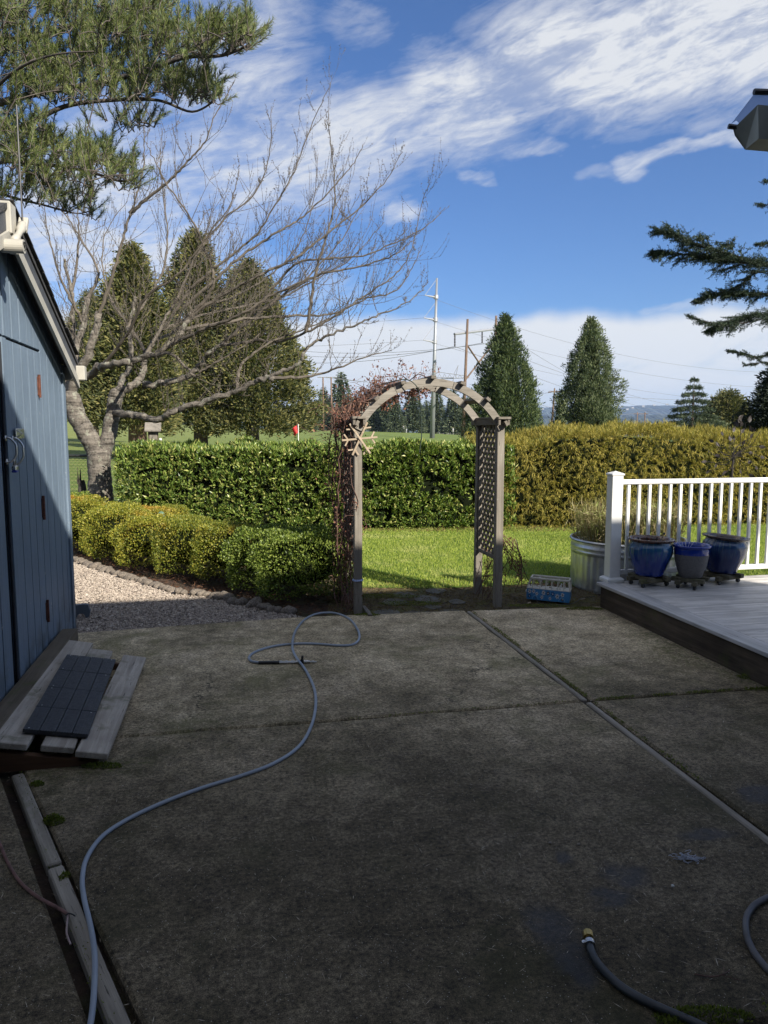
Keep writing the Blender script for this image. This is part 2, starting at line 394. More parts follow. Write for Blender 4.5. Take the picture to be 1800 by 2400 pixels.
# ---------------------------------------------------------------- material library
def concrete():
    m, n, b, o = newmat('concrete'); v = n.add('ShaderNodeTexCoord').outputs['Object']
    big = n.noise(v, .9, 6, .65, .3); mid = n.noise(v, 4.5, 7, .7); fine = n.noise(v, 60, 5, .7); gr = n.noise(v, 260, 2, .6)
    f = n.m('ADD', n.m('MULTIPLY', big, .55), n.m('MULTIPLY', mid, .45))
    c = n.ramp(f, [(.37, (.16, .128, .072)), (.47, (.30, .24, .145)), (.56, (.44, .355, .225)), (.66, (.60, .49, .325))])
    pale = n.mr(n.noise(v, 1.3, 7, .72, .6), .50, .72, 0, .5)
    c = n.mix(pale, c, (.58, .47, .33))
    c = n.mix(1.0, c, n.ramp(n.noise(v, 14, 6, .75), [(.35, .62), (.65, 1.35)]), 'MULTIPLY')
    c = n.mix(1.0, c, n.ramp(fine, [(.34, .32), (.66, 1.75)]), 'MULTIPLY')
    c = n.mix(1.0, c, n.ramp(gr, [(.35, .45), (.65, 1.65)]), 'MULTIPLY')
    # algae and moss
    al = n.mr(n.noise(v, 1.7, 6, .7, .5), .5, .68)
    c = n.mix(n.m('MULTIPLY', al, .65), c, (.155, .145, .055))
    # sky light lost near the house, put into the colour as a darkening
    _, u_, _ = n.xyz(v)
    house_shade = n.mr(n.m('ADD', u_, n.m('MULTIPLY', big, 1.6)), 3.4, 6.2, .28, 1.0)
    c = n.mix(1.0, c, house_shade, 'MULTIPLY')
    # light aggregate showing in the worn surface
    sp = n.m('LESS_THAN', n.vor(v, 95, 'F1'), .16); sel = n.m('GREATER_THAN', n.xyz(n.vor(v, 95, 'F1', 1))[0], .72)
    c = n.mix(n.m('MULTIPLY', n.m('MULTIPLY', sp, sel), .8), c, (.42, .39, .33))
    cr_ = n.vor(n.vm('ADD', v, n.vm('SCALE', n.noise(v, 3, 5, .7, out=1), c=.5)), .55, 'DISTANCE_TO_EDGE')
    ck = n.m('MULTIPLY', n.m('LESS_THAN', cr_, .0035), n.mr(n.noise(v, .8, 3), .5, .56))
    c = n.mix(n.m('MULTIPLY', ck, .7), c, (.02, .018, .014))
    wet = None; wob = n.vm('SCALE', n.vm('SUBTRACT', n.noise(v, 4.5, 4, .65, out=1), (.5, .5, .5)), c=.22)
    vv = n.vm('ADD', v, wob)
    for (px_, py_, rx, ry) in ((1290, 2165, .085, .13), (1345, 2250, .10, .11), (1462, 2050, .10, .10), (1440, 2110, .08, .06), (1322, 2010, .05, .06), (1790, 1865, .10, .09), (1650, 1955, .12, .05)):
        q = toS(P(px_, py_)); d = n.vm('LENGTH', n.vm('MULTIPLY', n.vm('SUBTRACT', vv, (q[0], q[1], 0)), (1/rx, 1/ry, 0)), out=1)
        k = n.m('MULTIPLY', n.mr(d, .45, 1.15, 1, 0), n.mr(n.noise(v, 18, 5, .7), .25, .6, .45, 1)); wet = k if wet is None else n.m('MAXIMUM', wet, k)
    c = n.mix(n.m('MULTIPLY', wet, .72), c, (.012, .014, .02))
    # green moss along the deck and in corners
    for (px_, py_, rx, ry, g_) in ((1600, 1530, .35, .55, .8), (1520, 1490, .3, .4, .6), (1750, 1585, .25, .2, .9), (260, 1795, .25, .12, .9), (100, 1800, .2, .3, .5), (340, 1540, .25, .3, .35), (860, 1445, .2, .06, .8), (450, 1700, .6, .25, .3)):
        q = toS(P(px_, py_)); d = n.vm('LENGTH', n.vm('MULTIPLY', n.vm('SUBTRACT', vv, (q[0], q[1], 0)), (1/rx, 1/ry, 0)), out=1)
        mk = n.m('MULTIPLY', n.mr(d, .2, 1.1, 1, 0), n.mr(n.noise(v, 26, 5, .75), .47, .62))
        c = n.mix(n.m('MULTIPLY', mk, g_), c, (.085, .10, .02))
    n.put(b.inputs['Base Color'], c)
    n.put(b.inputs['Roughness'], n.m('SUBTRACT', .93, n.m('MULTIPLY', wet, .36))); b.inputs['Specular IOR Level'].default_value = .35
    # brushed finish plus grit
    br = n.noise(n.vm('MULTIPLY', v, (90, 4, 1)), 1, 3, .6)
    bump(n, b, n.m('ADD', n.m('MULTIPLY', br, .35), n.m('ADD', n.m('MULTIPLY', fine, .5), n.m('MULTIPLY', gr, .5))), .006, .9)
    return m
def soil(name='soil', c0=(.022, .014, .009), c1=(.085, .05, .03), c2=(.07, .075, .02), mossy=.5):
    m, n, b, o = newmat(name); v = n.add('ShaderNodeNewGeometry').outputs['Position']
    f = n.noise(v, 9, 8, .75, .4); c = n.ramp(f, [(.35, c0), (.62, c1)])
    c = n.mix(n.m('MULTIPLY', n.mr(n.noise(v, 1.9, 5, .7), .5, .64), mossy), c, c2)
    c = n.mix(n.mr(n.noise(v, 130, 3, .7), .62, .7, 0, .5), c, (.16, .12, .08))
    n.put(b.inputs['Base Color'], c); b.inputs['Roughness'].default_value = .95
    bump(n, b, n.noise(v, 40, 8, .75), .03); return m
def grassground(name, c0, c1, stripes=False):
    m, n, b, o = newmat(name); v = n.add('ShaderNodeNewGeometry').outputs['Position']
    f = n.m('ADD', n.m('MULTIPLY', n.noise(v, .35, 6, .7), .5), n.m('MULTIPLY', n.noise(v, 12, 5, .7), .5))
    c = n.ramp(f, [(.35, c0), (.65, c1)])
    if stripes:
        X, Y, Z = n.xyz(v)
        s_ = n.m('SINE', n.m('ADD', n.m('MULTIPLY', n.m('ADD', Y, n.m('MULTIPLY', X, -.12)), 3.4), n.m('MULTIPLY', n.noise(v, .08, 3), 9)))
        k = n.m('MULTIPLY', n.mr(s_, -.2, .9, 0, 1), n.mr(X, -40, 5, .8, .12))
        c = n.mix(k, c, (.30, .28, .11))
        c = n.mix(n.mr(n.noise(v, .03, 4), .5, .7, 0, .5), c, (.20, .22, .07))
    n.put(b.inputs['Base Color'], c); b.inputs['Roughness'].default_value = .9; b.inputs['Specular IOR Level'].default_value = .2
    bump(n, b, n.noise(v, 60, 4, .7), .02); return m
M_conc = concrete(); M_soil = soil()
M_dirt = soil('dead_grass_and_moss', (.035, .025, .014), (.13, .10, .05), (.12, .13, .03), .7)
M_golf = grassground('fairway', (.085, .13, .028), (.15, .20, .045), True)
M_lawn = grassground('lawn_turf', (.07, .12, .018), (.12, .19, .03))
M_pwhite = simple('white_vinyl', (.70, .70, .67), .4, var=.10, scale=4)
M_cream = simple('weathered_cream_paint', (.36, .345, .30), .6, var=.18, scale=5, bmp=.001)
M_grey = simple('dark_grey_paint', (.055, .058, .065), .6, var=.25, scale=9, bmp=.002)
M_blk = simple('black_rubber', (.02, .02, .021), .45, var=.2)
M_metal = simple('bright_metal', (.55, .54, .52), .3, 1, var=.1)
M_brass = simple('brass', (.45, .33, .12), .35, 1, var=.2, scale=30)
M_rust = simple('rusty_hinge', (.10, .035, .02), .85, .2, var=.5, scale=40)
M_shing = simple('roof_shingle', (.045, .045, .048), .9, var=.45, scale=30, bmp=.01)
M_arch = wood('silvered_arch_timber', (.115, .10, .08), (.265, .24, .20), 2, 1.6, lich=.25)
M_archy = wood('silvered_crosspiece', (.085, .073, .058), (.22, .195, .16), 1, 1.6, lich=.25)
M_ramp = wood('grey_ramp_plank', (.22, .19, .155), (.54, .48, .40), 1, 1.4, moss=.5, lich=.8, bmp=.005)
M_rampd = wood('brown_threshold_timber', (.07, .055, .038), (.17, .14, .10), 1, 1.2, moss=.5)
M_skirt = wood('red_brown_skirt_board', (.06, .03, .016), (.12, .065, .035), 0, 1.2)
M_strip = wood('old_divider_strip', (.15, .13, .10), (.38, .34, .28), 0, 2.0, moss=.3, bmp=.005)
M_deck = wood('grey_composite_deck', (.22, .21, .195), (.74, .705, .66), 0, 1.5, rough=.45, bmp=.003)
M_deckb = wood('grey_deck_border', (.24, .235, .23), (.60, .59, .57), 1, 1.3, rough=.45, bmp=.0015)
M_dfasc = wood('dark_damp_fascia', (.018, .013, .009), (.12, .09, .062), 1, 1.6, moss=.35, bmp=.008)

# ---------------------------------------------------------------- ground and terrain
def ss(a, b, x_): t = np.clip((x_-a)/(b-a), 0, 1); return t*t*(3-2*t)
def hgt(X, Y):
    X = np.asarray(X, float); Y = np.asarray(Y, float)
    s = ss(13.6, 40, Y)
    h = s*.0052*np.clip(Y-13.5, 0, 160) + np.clip(-.035*X, -1.2, 5)*ss(14, 150, Y)
    h = h*(1-ss(170, 380, Y)) - 12*ss(185, 400, Y) + .12*np.sin(X*.11+1)*s*np.cos(Y*.07)
    return h - .06
def sp(n, mx, k): t = np.linspace(-1, 1, n); return np.sinh(t*k)/math.sinh(k)*mx
gx = sp(161, 9000, 6.5); gy = sp(241, 9000, 6.5)
XX, YY = np.meshgrid(gx, gy, indexing='ij'); ZZ = hgt(XX, YY)
g = G(); i, j = np.meshgrid(np.arange(160), np.arange(240), indexing='ij'); i = i.ravel(); j = j.ravel()
g.raw(np.stack([XX, YY, ZZ], -1).reshape(-1, 3), np.stack([i*241+j, (i+1)*241+j, (i+1)*241+j+1, i*241+j+1], 1))
build(g, 'ground', M_golf, smooth=True, kind='structure', label='mown golf fairway rolling away behind the garden')

def sheet(poly, z): g = G(); g.poly([(p[0], p[1], z) for p in poly]); return g
def wpoly(l): return [tuple(S(*p))[:2] for p in l]
build(sheet([(-14, -9), (14, -9), (14, 13.4), (-14, 13.4)], -.035), 'soil_bed', M_soil, kind='structure', label='brown bark mulch and bare soil')
stone_path = [(.50, 6.38), (.19, 6.72), (-.20, 7.22), (-.62, 7.58), (-1.13, 8.36), (-1.62, 9.10), (-1.95, 9.70), (-2.6, 10.6), (-3.4, 11.2)]
stone_w = [S(*p) for p in stone_path]
grav = wpoly([(-1.26, 6.10), (-.4, 6.22), (.56, 6.30)]) + [(p.x, p.y) for p in stone_w] + wpoly([(-5.5, 11.6), (-6, 6.1)])
M_grav = simple('gravel_bed', (.24, .20, .17), .9, var=.5, scale=70, bmp=.02)
build(sheet(grav, -.018), 'gravel_path', M_grav, kind='structure', label='pinkish gravel path between shed and shrubs')
lawn = [(-1.15, 12.1), (-.95, 10), (-.62, 8.4), (-.35, 7.55), (.5, 7.5), (1.2, 7.62), (1.75, 7.8), (2.4, 7.2), (3.2, 7.0), (9.5, 8.3), (12, 13.3), (5.0, 12.9), (2.3, 12.4)]
build(sheet(lawn, -.022), 'lawn', M_lawn, kind='structure', label='bright green garden lawn')
dirt = wpoly([(.75, 6.15), (3.4, 6.1), (3.6, 7.2), (2.6, 7.6), (1.2, 7.7), (.6, 7.9), (.9, 7.0)])
build(sheet(dirt, -.028), 'threshold_ground', M_dirt, kind='structure', label='mossy strip of dead grass at the patio edge')

# patio: poured slabs with timber strips
patio = thing('patio', None, None, (0, 0, 0), AS); setp(patio, 'dark stained concrete patio poured in four slabs', kind='structure')
del patio['label']; patio['label'] = 'dark stained concrete patio poured in slabs'
def slab(poly, lab=None):
    n = len(poly); c = .012; cx = sum(p[0] for p in poly)/n; cy = sum(p[1] for p in poly)/n
    g = G(); inn = []
    for k in range(n):
        a = Vector(poly[k-1]); b_ = Vector(poly[k]); d = Vector(poly[(k+1) % n])
        e1 = (b_-a).normalized(); e2 = (d-b_).normalized(); n1 = Vector((-e1.y, e1.x)); n2 = Vector((-e2.y, e2.x))
        q = (n1+n2); q = q/(q.length_squared)*2*c if q.length > .1 else n1*c; inn.append((b_.x+q.x, b_.y+q.y))
    m = n
    V = [(p[0], p[1], -.10) for p in poly] + [(p[0], p[1], -.010) for p in poly] + [(p[0], p[1], 0) for p in inn]
    g.raw(V, [[k, (k+1) % m, m+(k+1) % m, m+k] for k in range(m)] + [[m+k, m+(k+1) % m, 2*m+(k+1) % m, 2*m+k] for k in range(m)])
    g.f.append(np.array([[2*m+k for k in range(m)]]))
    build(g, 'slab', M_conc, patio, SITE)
def wig(a, b, n=10, amp=.008):
    return [(a[0]+(b[0]-a[0])*k/n+random.uniform(-amp, amp)*(0 < k < n), a[1]+(b[1]-a[1])*k/n+random.uniform(-amp, amp)*(0 < k < n)) for k in range(n)]
st0 = (-1.02, 3.62); st1 = (-.19, 1.62)
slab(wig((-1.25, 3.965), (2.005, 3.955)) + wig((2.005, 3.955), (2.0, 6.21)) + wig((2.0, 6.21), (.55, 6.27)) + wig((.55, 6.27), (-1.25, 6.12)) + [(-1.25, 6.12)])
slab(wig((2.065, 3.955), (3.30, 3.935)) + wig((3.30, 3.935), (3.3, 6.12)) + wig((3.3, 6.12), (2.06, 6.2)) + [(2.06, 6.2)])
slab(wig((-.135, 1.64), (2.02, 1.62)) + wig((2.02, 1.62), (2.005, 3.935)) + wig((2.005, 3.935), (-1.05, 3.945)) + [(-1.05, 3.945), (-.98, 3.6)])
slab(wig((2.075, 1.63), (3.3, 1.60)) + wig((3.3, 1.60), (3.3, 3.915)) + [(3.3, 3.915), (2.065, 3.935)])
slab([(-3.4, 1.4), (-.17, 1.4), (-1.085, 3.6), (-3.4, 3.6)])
def plank(g, a, b, wd, z0, z1, bv=.004):        # plank between two site points
    a = Vector(a); b = Vector(b); d = b-a; ang = math.atan2(d.y, d.x)
    g.bevbox(((a.x+b.x)/2, (a.y+b.y)/2, (z0+z1)/2), (d.length, wd, z1-z0), bv, Matrix.Rotation(ang, 4, 'Z').to_3x3()); return g
def strip(a, b, wd, top):
    a = Vector(a); b = Vector(b); d = b-a; g = G(); nseg = 14
    for q in range(nseg):       # worn edges: slightly uneven width along its length
        pass
    g.bevbox((0, 0, 0), (d.length, wd, .05), .006); me = g.mesh('divider_strip'); me.materials.append(M_strip)
    piece(me, 'divider_strip', patio, ((a.x+b.x)/2, (a.y+b.y)/2, top-.025), (0, 0, math.atan2(d.y, d.x)))
for a, b in (((2.035, 1.62), (2.035, 3.93)), ((2.032, 3.97), (2.03, 6.19))):
    strip(a, b, .036, -.003)
for k in range(2):
    a = Vector(st0).lerp(Vector(st1), [.02, .43][k]); b = Vector(st0).lerp(Vector(st1), [.42, 1.08][k])
    strip(a, b, .052, .010)

# low shelf of soil where the slabs stop in front
# ---------------------------------------------------------------- moss in the joints (uncountable tufts)
M_moss = leafmat('moss', [(.06, .09, .012), (.12, .16, .02), (.20, .22, .03)], .9, .15)
def mosspts(cx, cy, rx, ry, n, zt=.02):
    a = rng.uniform(0, 2*math.pi, n); r = np.sqrt(rng.uniform(0, 1, n)); X = cx+rx*r*np.cos(a); Y = cy+ry*r*np.sin(a)
    z_ = zt*(1-r**2)*rng.uniform(.3, 1, n); return np.stack([X, Y, z_], 1)
mp = []
def mw(px_, py_, rx, ry, n, zt=.02):
    q = P(px_, py_); mp.append(mosspts(q.x, q.y, rx, ry, n, zt))
mw(150, 1515, .05, .10, 700, .06); mw(240, 1797, .10, .03, 700, .02); mw(125, 1928, .045, .03, 700, .035); mw(1370, 1428, .17, .035, 1200, .02)
mw(1765, 1588, .10, .05, 500, .03); mw(1790, 1618, .12, .015, 500, .02); mw(1650, 2385, .14, .03, 900, .03); mw(1590, 2400, .06, .02, 300, .02)
mw(860, 1442, .12, .03, 600, .015); mw(150, 2060, .02, .03, 200, .02); mw(88, 1840, .03, .02, 300, .02); mw(900, 1398, .35, .10, 1500, .01); mw(72, 1760, .03, .06, 500, .05)
mw(960, 1415, .3, .10, 1400, .008); mw(1260, 1420, .3, .06, 900, .008); mw(220, 1300, .1, .1, 10, .01)
for (a, b, n_, w_) in (((2.06, 4.0), (2.055, 6.1), 1500, .008), ((2.1, 3.945), (3.25, 3.925), 1200, .007), ((-1.0, 3.6), (-.25, 1.7), 500, .01), ((1.2, 1.66), (2.0, 1.64), 800, .02), ((-1.18, 3.7), (-1.14, 5.2), 600, .012), ((2.07, 2.9), (2.062, 3.9), 500, .008), ((.6, 3.95), (2, 3.945), 300, .005)):
    t = rng.uniform(0, 1, n_); k = np.array([mn.noise(Vector((q*9+a[0], a[1], 0))) for q in t]); t = t[k > -.05]
    P_ = np.array([tuple(S(a[0]+(b[0]-a[0])*q+random.gauss(0, w_), a[1]+(b[1]-a[1])*q+random.gauss(0, w_), random.uniform(-.006, .008))) for q in t]); mp.append(P_)
mp = np.concatenate(mp); k = len(mp)
g = G(); d = unit(k); d[:, 2] = abs(d[:, 2])+.6
g.leaves(mp, d, unit(k), rng.uniform(.006, .014, k), rng.uniform(.003, .006, k))
build(g, 'moss', M_moss, kind='stuff', label='green moss growing in the patio joints and corners')

# ---------------------------------------------------------------- litter on the concrete: needles, crumbs
M_litter = leafmat('needle_litter', [(.14, .10, .06), (.34, .27, .18), (.52, .46, .36)], .8, 0)
X, Y = scatter([(-2.6, 1.5), (2.6, 1.3), (2.3, 4.5), (1.8, 6.4), (-2.4, 5.8)], 2600)
k = len(X); d = rng.normal(size=(k, 3)); d[:, 2] = 0.02
g = G(); g.leaves(np.stack([X, Y, np.full(k, .004)], 1), d, np.tile([[0, 0, 1.]], (k, 1))*.0+np.cross(d, [0, 0, 1.]), rng.uniform(.014, .045, k), rng.uniform(.0013, .0026, k))
cr, cY = scatter([(-2.6, 1.5), (2.6, 1.3), (2.3, 4.5), (1.8, 6.4), (-2.4, 5.8)], 900); k = len(cr)
g.leaves(np.stack([cr, cY, np.full(k, .002)], 1), unit(k), unit(k), rng.uniform(.004, .010, k), rng.uniform(.003, .006, k))
build(g, 'needle_litter', M_litter, kind='stuff', label='dry pine needles and crumbs strewn over the patio')

# gravel chips
M_chip = leafmat('gravel_chips', [(.14, .115, .095), (.30, .25, .20), (.42, .355, .285), (.22, .175, .15), (.52, .46, .38)], .8, 0)
vis = wpoly([(-1.24, 6.10), (-.4, 6.20), (.57, 6.27)]) + [(p.x, p.y) for p in stone_w[:-1]] + [(-4.6, 9.6), (-3.0, 6.6)]
X, Y = scatter(vis, 26000); k = len(X); r_ = rng.uniform(.006, .014, k)
octv = np.array([(1, 0, 0), (0, 1, 0), (-1, 0, 0), (0, -1, 0), (0, 0, 1), (0, 0, -1)], float)
V = octv[None]*r_[:, None, None]*rng.uniform(.5, 1.3, (k, 1, 3)) + rng.normal(size=(k, 6, 3))*.0018
cth = rng.uniform(0, 6.28, k); cc, s2 = np.cos(cth), np.sin(cth)
Vx = V[:, :, 0]*cc[:, None]-V[:, :, 1]*s2[:, None]; Vy = V[:, :, 0]*s2[:, None]+V[:, :, 1]*cc[:, None]
V = np.stack([Vx+X[:, None], Vy+Y[:, None], V[:, :, 2]*.7-.012+rng.uniform(0, .010, (k, 1))], -1)
fo = np.array([(0, 1, 4), (1, 2, 4), (2, 3, 4), (3, 0, 4), (1, 0, 5), (2, 1, 5), (3, 2, 5), (0, 3, 5)])
g = G(); g.raw(V.reshape(-1, 3), (fo[None]+np.arange(k)[:, None, None]*6).reshape(-1, 3))
build(g, 'gravel', M_chip, kind='stuff', label='loose pinkish grey gravel chips by the blue shed')

# lawn blades
M_blade = leafmat('grass_blades', [(.16, .21, .02), (.27, .34, .04), (.38, .45, .075), (.48, .49, .16)], .6, .3, patch=((.42, .46, .12), (.55, .52, .22)), pscale=1.4)
X, Y = scatter(lawn[:9] + [(5.2, 7.3), (7.5, 12.9), (2.3, 12.4)], 110000); k = len(X)
near = rng.uniform(0, 1, k) < np.clip(1.5-(Y-7)/6, .35, 1); X, Y = X[near], Y[near]; k = len(X)
d = rng.normal(size=(k, 3))*.45; d[:, 2] = 1
g = G(); g.leaves(np.stack([X, Y, np.full(k, -.024)], 1), d, unit(k), rng.uniform(.022, .048, k), rng.uniform(.003, .006, k), .1)
build(g, 'grass', M_blade, kind='stuff', label='short blades of the bright green lawn')
# dead grass and bark bits on the strip
M_dead = leafmat('dead_grass_bits', [(.07, .04, .02), (.16, .11, .05), (.24, .19, .08), (.14, .15, .04)], .9, .1)
X, Y = scatter(dirt, 9000); k = len(X); d = rng.normal(size=(k, 3)); d[:, 2] = abs(d[:, 2])*.35
g = G(); g.leaves(np.stack([X, Y, np.full(k, -.026)], 1), d, unit(k), rng.uniform(.02, .06, k), rng.uniform(.0025, .006, k), .1)
build(g, 'dead_grass', M_dead, kind='stuff', label='matted dead grass and clippings at the patio edge')
M_mul = leafmat('bark_mulch_bits', [(.03, .014, .008), (.09, .04, .02), (.14, .07, .035)], .9, 0)
bed = [(p.x, p.y) for p in stone_w[:-1]][::-1] + [(-.15, 6.5), (-.3, 7.4), (-.7, 8.4), (-1.1, 12.1), (-5.2, 12.6), (-5.2, 10.6)]
X, Y = scatter(bed, 14000); k = len(X); d = rng.normal(size=(k, 3)); d[:, 2] *= .3
g = G(); g.leaves(np.stack([X, Y, rng.uniform(-.03, 0, k)], 1), d, unit(k), rng.uniform(.02, .07, k), rng.uniform(.004, .012, k), .1)
X, Y = scatter([(-3.8, 11.7), (4, 11.7), (4.5, 12.3), (-3.8, 12)], 4000); k = len(X); d = rng.normal(size=(k, 3)); d[:, 2] *= .3
g.leaves(np.stack([X, Y, rng.uniform(-.03, 0, k)], 1), d, unit(k), rng.uniform(.02, .07, k), rng.uniform(.006, .014, k), .1)
build(g, 'bark_mulch', M_mul, kind='stuff', label='reddish bark mulch under the shrubs and hedge')

# stones edging the gravel
M_stone = simple('river_stone', (.15, .125, .10), .8, var=.65, scale=6, bmp=.004)
edge = thing('stone_edging', 'curving row of rounded river stones between gravel and shrub bed', 'stone edging', tuple(stone_w[3]))
sps = spline(stone_w, 24); acc = 0; last = sps[0]; protos = []
for q in range(6):
    gg = G(); gg.ball((0, 0, 0), 1, 10, 7, (1, .8, .75), .42); me = gg.mesh('stone', None, True); me.materials.append(M_stone); protos.append(me)
nxt = .05; cnt = 0; base = Vector(stone_w[3])
for a, b in zip(sps[:-1], sps[1:]):
    acc += (b-a).length
    if acc >= nxt and cnt < 90:
        s_ = random.uniform(.035, .07); nxt = acc + s_*1.5; t = (b-a).normalized(); ang = math.atan2(t.y, t.x)
        piece(protos[cnt % 6], 'stone', edge, tuple(b-base+Vector((random.gauss(0, .012), random.gauss(0, .012), .008))), (random.gauss(0, .2), random.gauss(0, .2), ang+1.57+random.gauss(0, .35)), (s_*random.uniform(1, 1.4), s_, s_*random.uniform(.8, 1.15))); cnt += 1
# flagstones beneath the arch
M_flag = simple('flagstone', (.10, .094, .075), .85, var=.4, scale=9, bmp=.004)
flags = thing('flagstone_path', 'irregular mossy flagstones set in the ground beneath the wooden arch', 'flagstones', tuple(P(960, 1415)))
for (px_, py_, r1, r2) in ((905, 1430, .16, .07), (985, 1433, .17, .07), (1060, 1428, .13, .06), (925, 1405, .15, .08), (1000, 1398, .17, .09), (1015, 1416, .10, .05), (950, 1388, .16, .08), (1070, 1405, .10, .06), (1020, 1380, .13, .07)):
    c_ = P(px_, py_); n_ = 9; g = G(); poly = []
    for q in range(n_):
        a = q/n_*6.283; rr = random.uniform(.8, 1.12); poly.append((c_.x+r1*.85*rr*math.cos(a), c_.y+r2*1.8*rr*math.sin(a)))
    g.prism(poly, -.06, random.uniform(-.024, -.018)); build(g, 'flagstone', M_flag, flags)
# ================================================================ SHED
def onwall(px_, py_, v=-1.24):                 # where the view through a pixel meets the shed's gable wall: (u, z)
    a, b, c = ray(px_, py_); a2 = a*CS+b*SS; b2 = -a*SS+b*CS
    t = v/a2; return b2*t, H+c*t
def bluepaint():
    m, n, b, o = newmat('blue_shed_paint'); v = objc(n, rnd=False)
    gr = n.noise(n.vm('MULTIPLY', v, (30, 30, 1.6)), 1.2, 6, .6, .3); ru = n.noise(n.vm('MULTIPLY', v, (30, 12, 40)), 1, 4, .6)
    c = n.ramp(n.noise(v, 1.6, 5, .65), [(.3, (.125, .17, .225)), (.7, (.165, .22, .28))])
    c = n.mix(n.mr(gr, .35, .7, 0, .35), c, (.085, .115, .15))
    X, Y, Z = n.xyz(v)
    chip = n.m('MULTIPLY', n.mr(n.noise(v, 16, 5, .7), .655, .67, 0, 1), n.mr(Z, .0, 1.2, 1, .25))
    c = n.mix(chip, c, (.42, .42, .40))
    c = n.mix(n.m('MULTIPLY', n.mr(Z, .05, .5, 1, 0), n.mr(n.noise(v, 6, 4), .4, .65)), c, (.06, .075, .085))
    n.put(b.inputs['Base Color'], c); b.inputs['Roughness'].default_value = .55
    bump(n, b, n.m('ADD', gr, n.m('MULTIPLY', ru, .6)), .0035); return m
M_blue = bluepaint(); M_groove = simple('dark_gap', (.015, .018, .024), .9)
VW, UR, UE, ZE, ZR = -1.24, 4.53, 6.13, 2.10, 2.76
sl_ = (ZR-ZE)/(UE-UR)
def ztop(u): return ZR - sl_*abs(u-UR)
shed = thing('shed', 'blue painted wooden garden shed with white rake trim at the left', 'shed', tuple(S(VW, UR, 0)), AS)
g = G(); g.prism([(VW-.02, 3.0), (VW-.06, 3.0), (VW-.06, UE-.03), (VW-.02, UE-.03)][::-1], .02, 2.05)
g.raw([(VW-.03, 3.0, 2.05), (VW-.03, UE-.03, 2.05), (VW-.03, UR, ZR-.05)], [[0, 1, 2]]); build(g, 'backing_wall', M_groove, shed, SITE)
g = G(); g.prism([(VW-.05, UE-.04), (VW-2.6, UE-.04), (VW-2.6, UE), (VW-.05, UE)], .02, 2.1); build(g, 'side_wall', M_blue, shed, SITE); g = G(); g.prism([(VW-2.6, 2.93), (VW-.05, 2.93), (VW-.05, 2.97), (VW-2.6, 2.97)], .02, 2.1); build(g, 'side_wall', M_blue, shed, SITE)
def board(u0, u1, z0, zt=None, v0=VW-.022, v1=VW, name='siding_board', par=shed, mat=None):
    g = G(); a = zt if zt is not None else ztop(u0); b = zt if zt is not None else ztop(u1)
    mid = []
    if zt is None and u0 < UR < u1: mid = [(UR, ZR)]
    pf = [(u0, z0), (u1, z0), (u1, b)] + mid + [(u0, a)]
    n = len(pf); V = [(v1, p[0], p[1]) for p in pf] + [(v0, p[0], p[1]) for p in pf]
    g.raw(V, [[k, n+k, n+(k+1) % n, (k+1) % n][::-1] for k in range(n)]); g.f.append(np.array([list(range(n))])); 
    build(g, name, mat or M_blue, par, SITE)
dl = thing('door', None, None); dl.parent = shed; dr_ = thing('door', None, None); dr_.parent = shed
gr_ = .011
e = [5.43+.2*k for k in range(4)]
for k, u0 in enumerate((5.45, 5.63, 5.81, 5.97)): board(u0+gr_/2, (5.63, 5.81, 5.97, 6.06)[k]-gr_/2, .03)
for u0 in (4.63, 4.8, 4.97, 5.13, 5.29): board(u0+gr_/2, u0+(.16 if u0 > 4.95 else .17)-gr_/2, .06, 2.105, par=dr_)
for u0 in (4.455, 4.63, 4.80, 4.97, 5.13, 5.29): board(u0+gr_/2, u0+.165-gr_/2, 2.125)
for u0 in (3.62, 3.79, 3.96, 4.13, 4.30): board(u0+gr_/2, u0+.165-gr_/2, .06, 2.105, par=dl)
for u0 in (3.62, 3.79, 3.96, 4.13, 4.29): board(u0+gr_/2, u0+.165-gr_/2, 2.125)
for u0 in (3.0, 3.2, 3.4): board(u0+gr_/2, u0+.2-gr_/2, .03)
board(4.555, 4.63, .06, 2.108, VW-.02, VW+.010, 'edge_board', dr_)
g = G(); g.prism([(VW-.03, 6.065), (VW-.03, UE+.012), (VW+.012, UE+.012), (VW+.012, 6.065)][::-1], .0, 2.08); build(g, 'corner_board', M_blue, shed, SITE)
g = G(); g.bevbox((VW-.002, 4.49+.06, 1.08), (.012, .03, 2.0), .003); build(g, 'dark_gap', M_groove, dl, SITE)
for (hx, hy, l_) in ((89, 905, .15), (99, 1190, .16), (109, 1432, .15)):
    u_, z_ = onwall(hx, hy); g = G(); g.tube([(VW+.010, u_, z_-l_/2), (VW+.010, u_, z_+l_/2)], .009, 8); g.box((VW+.004, u_+.0, z_), (.006, .04, l_*.8)); build(g, 'hinge', M_rust, dr_, SITE)
def chandle(px_, py0, py1, par):
    u0, z0 = onwall(px_, py0); u1, z1 = onwall(px_+4, py1); g = G()
    pts = spline([(VW, u0, z0), (VW+.03, u0+.005, z0), (VW+.055, u0+.02, (z0*.75+z1*.25)), (VW+.058, u0+.02, (z0+z1)/2), (VW+.055, u0+.02, z0*.25+z1*.75), (VW+.03, u0+.005, z1), (VW, u0, z1)], 5)
    g.tube(pts, .006, 8); g.box((VW+.012, u0, z0), (.004, .028, .03)); g.box((VW+.012, u0, z1), (.004, .028, .03)); build(g, 'handle', M_metal, par, SITE, smooth=True)
chandle(8, 1027, 1082, dl); chandle(25, 1028, 1087, dr_)
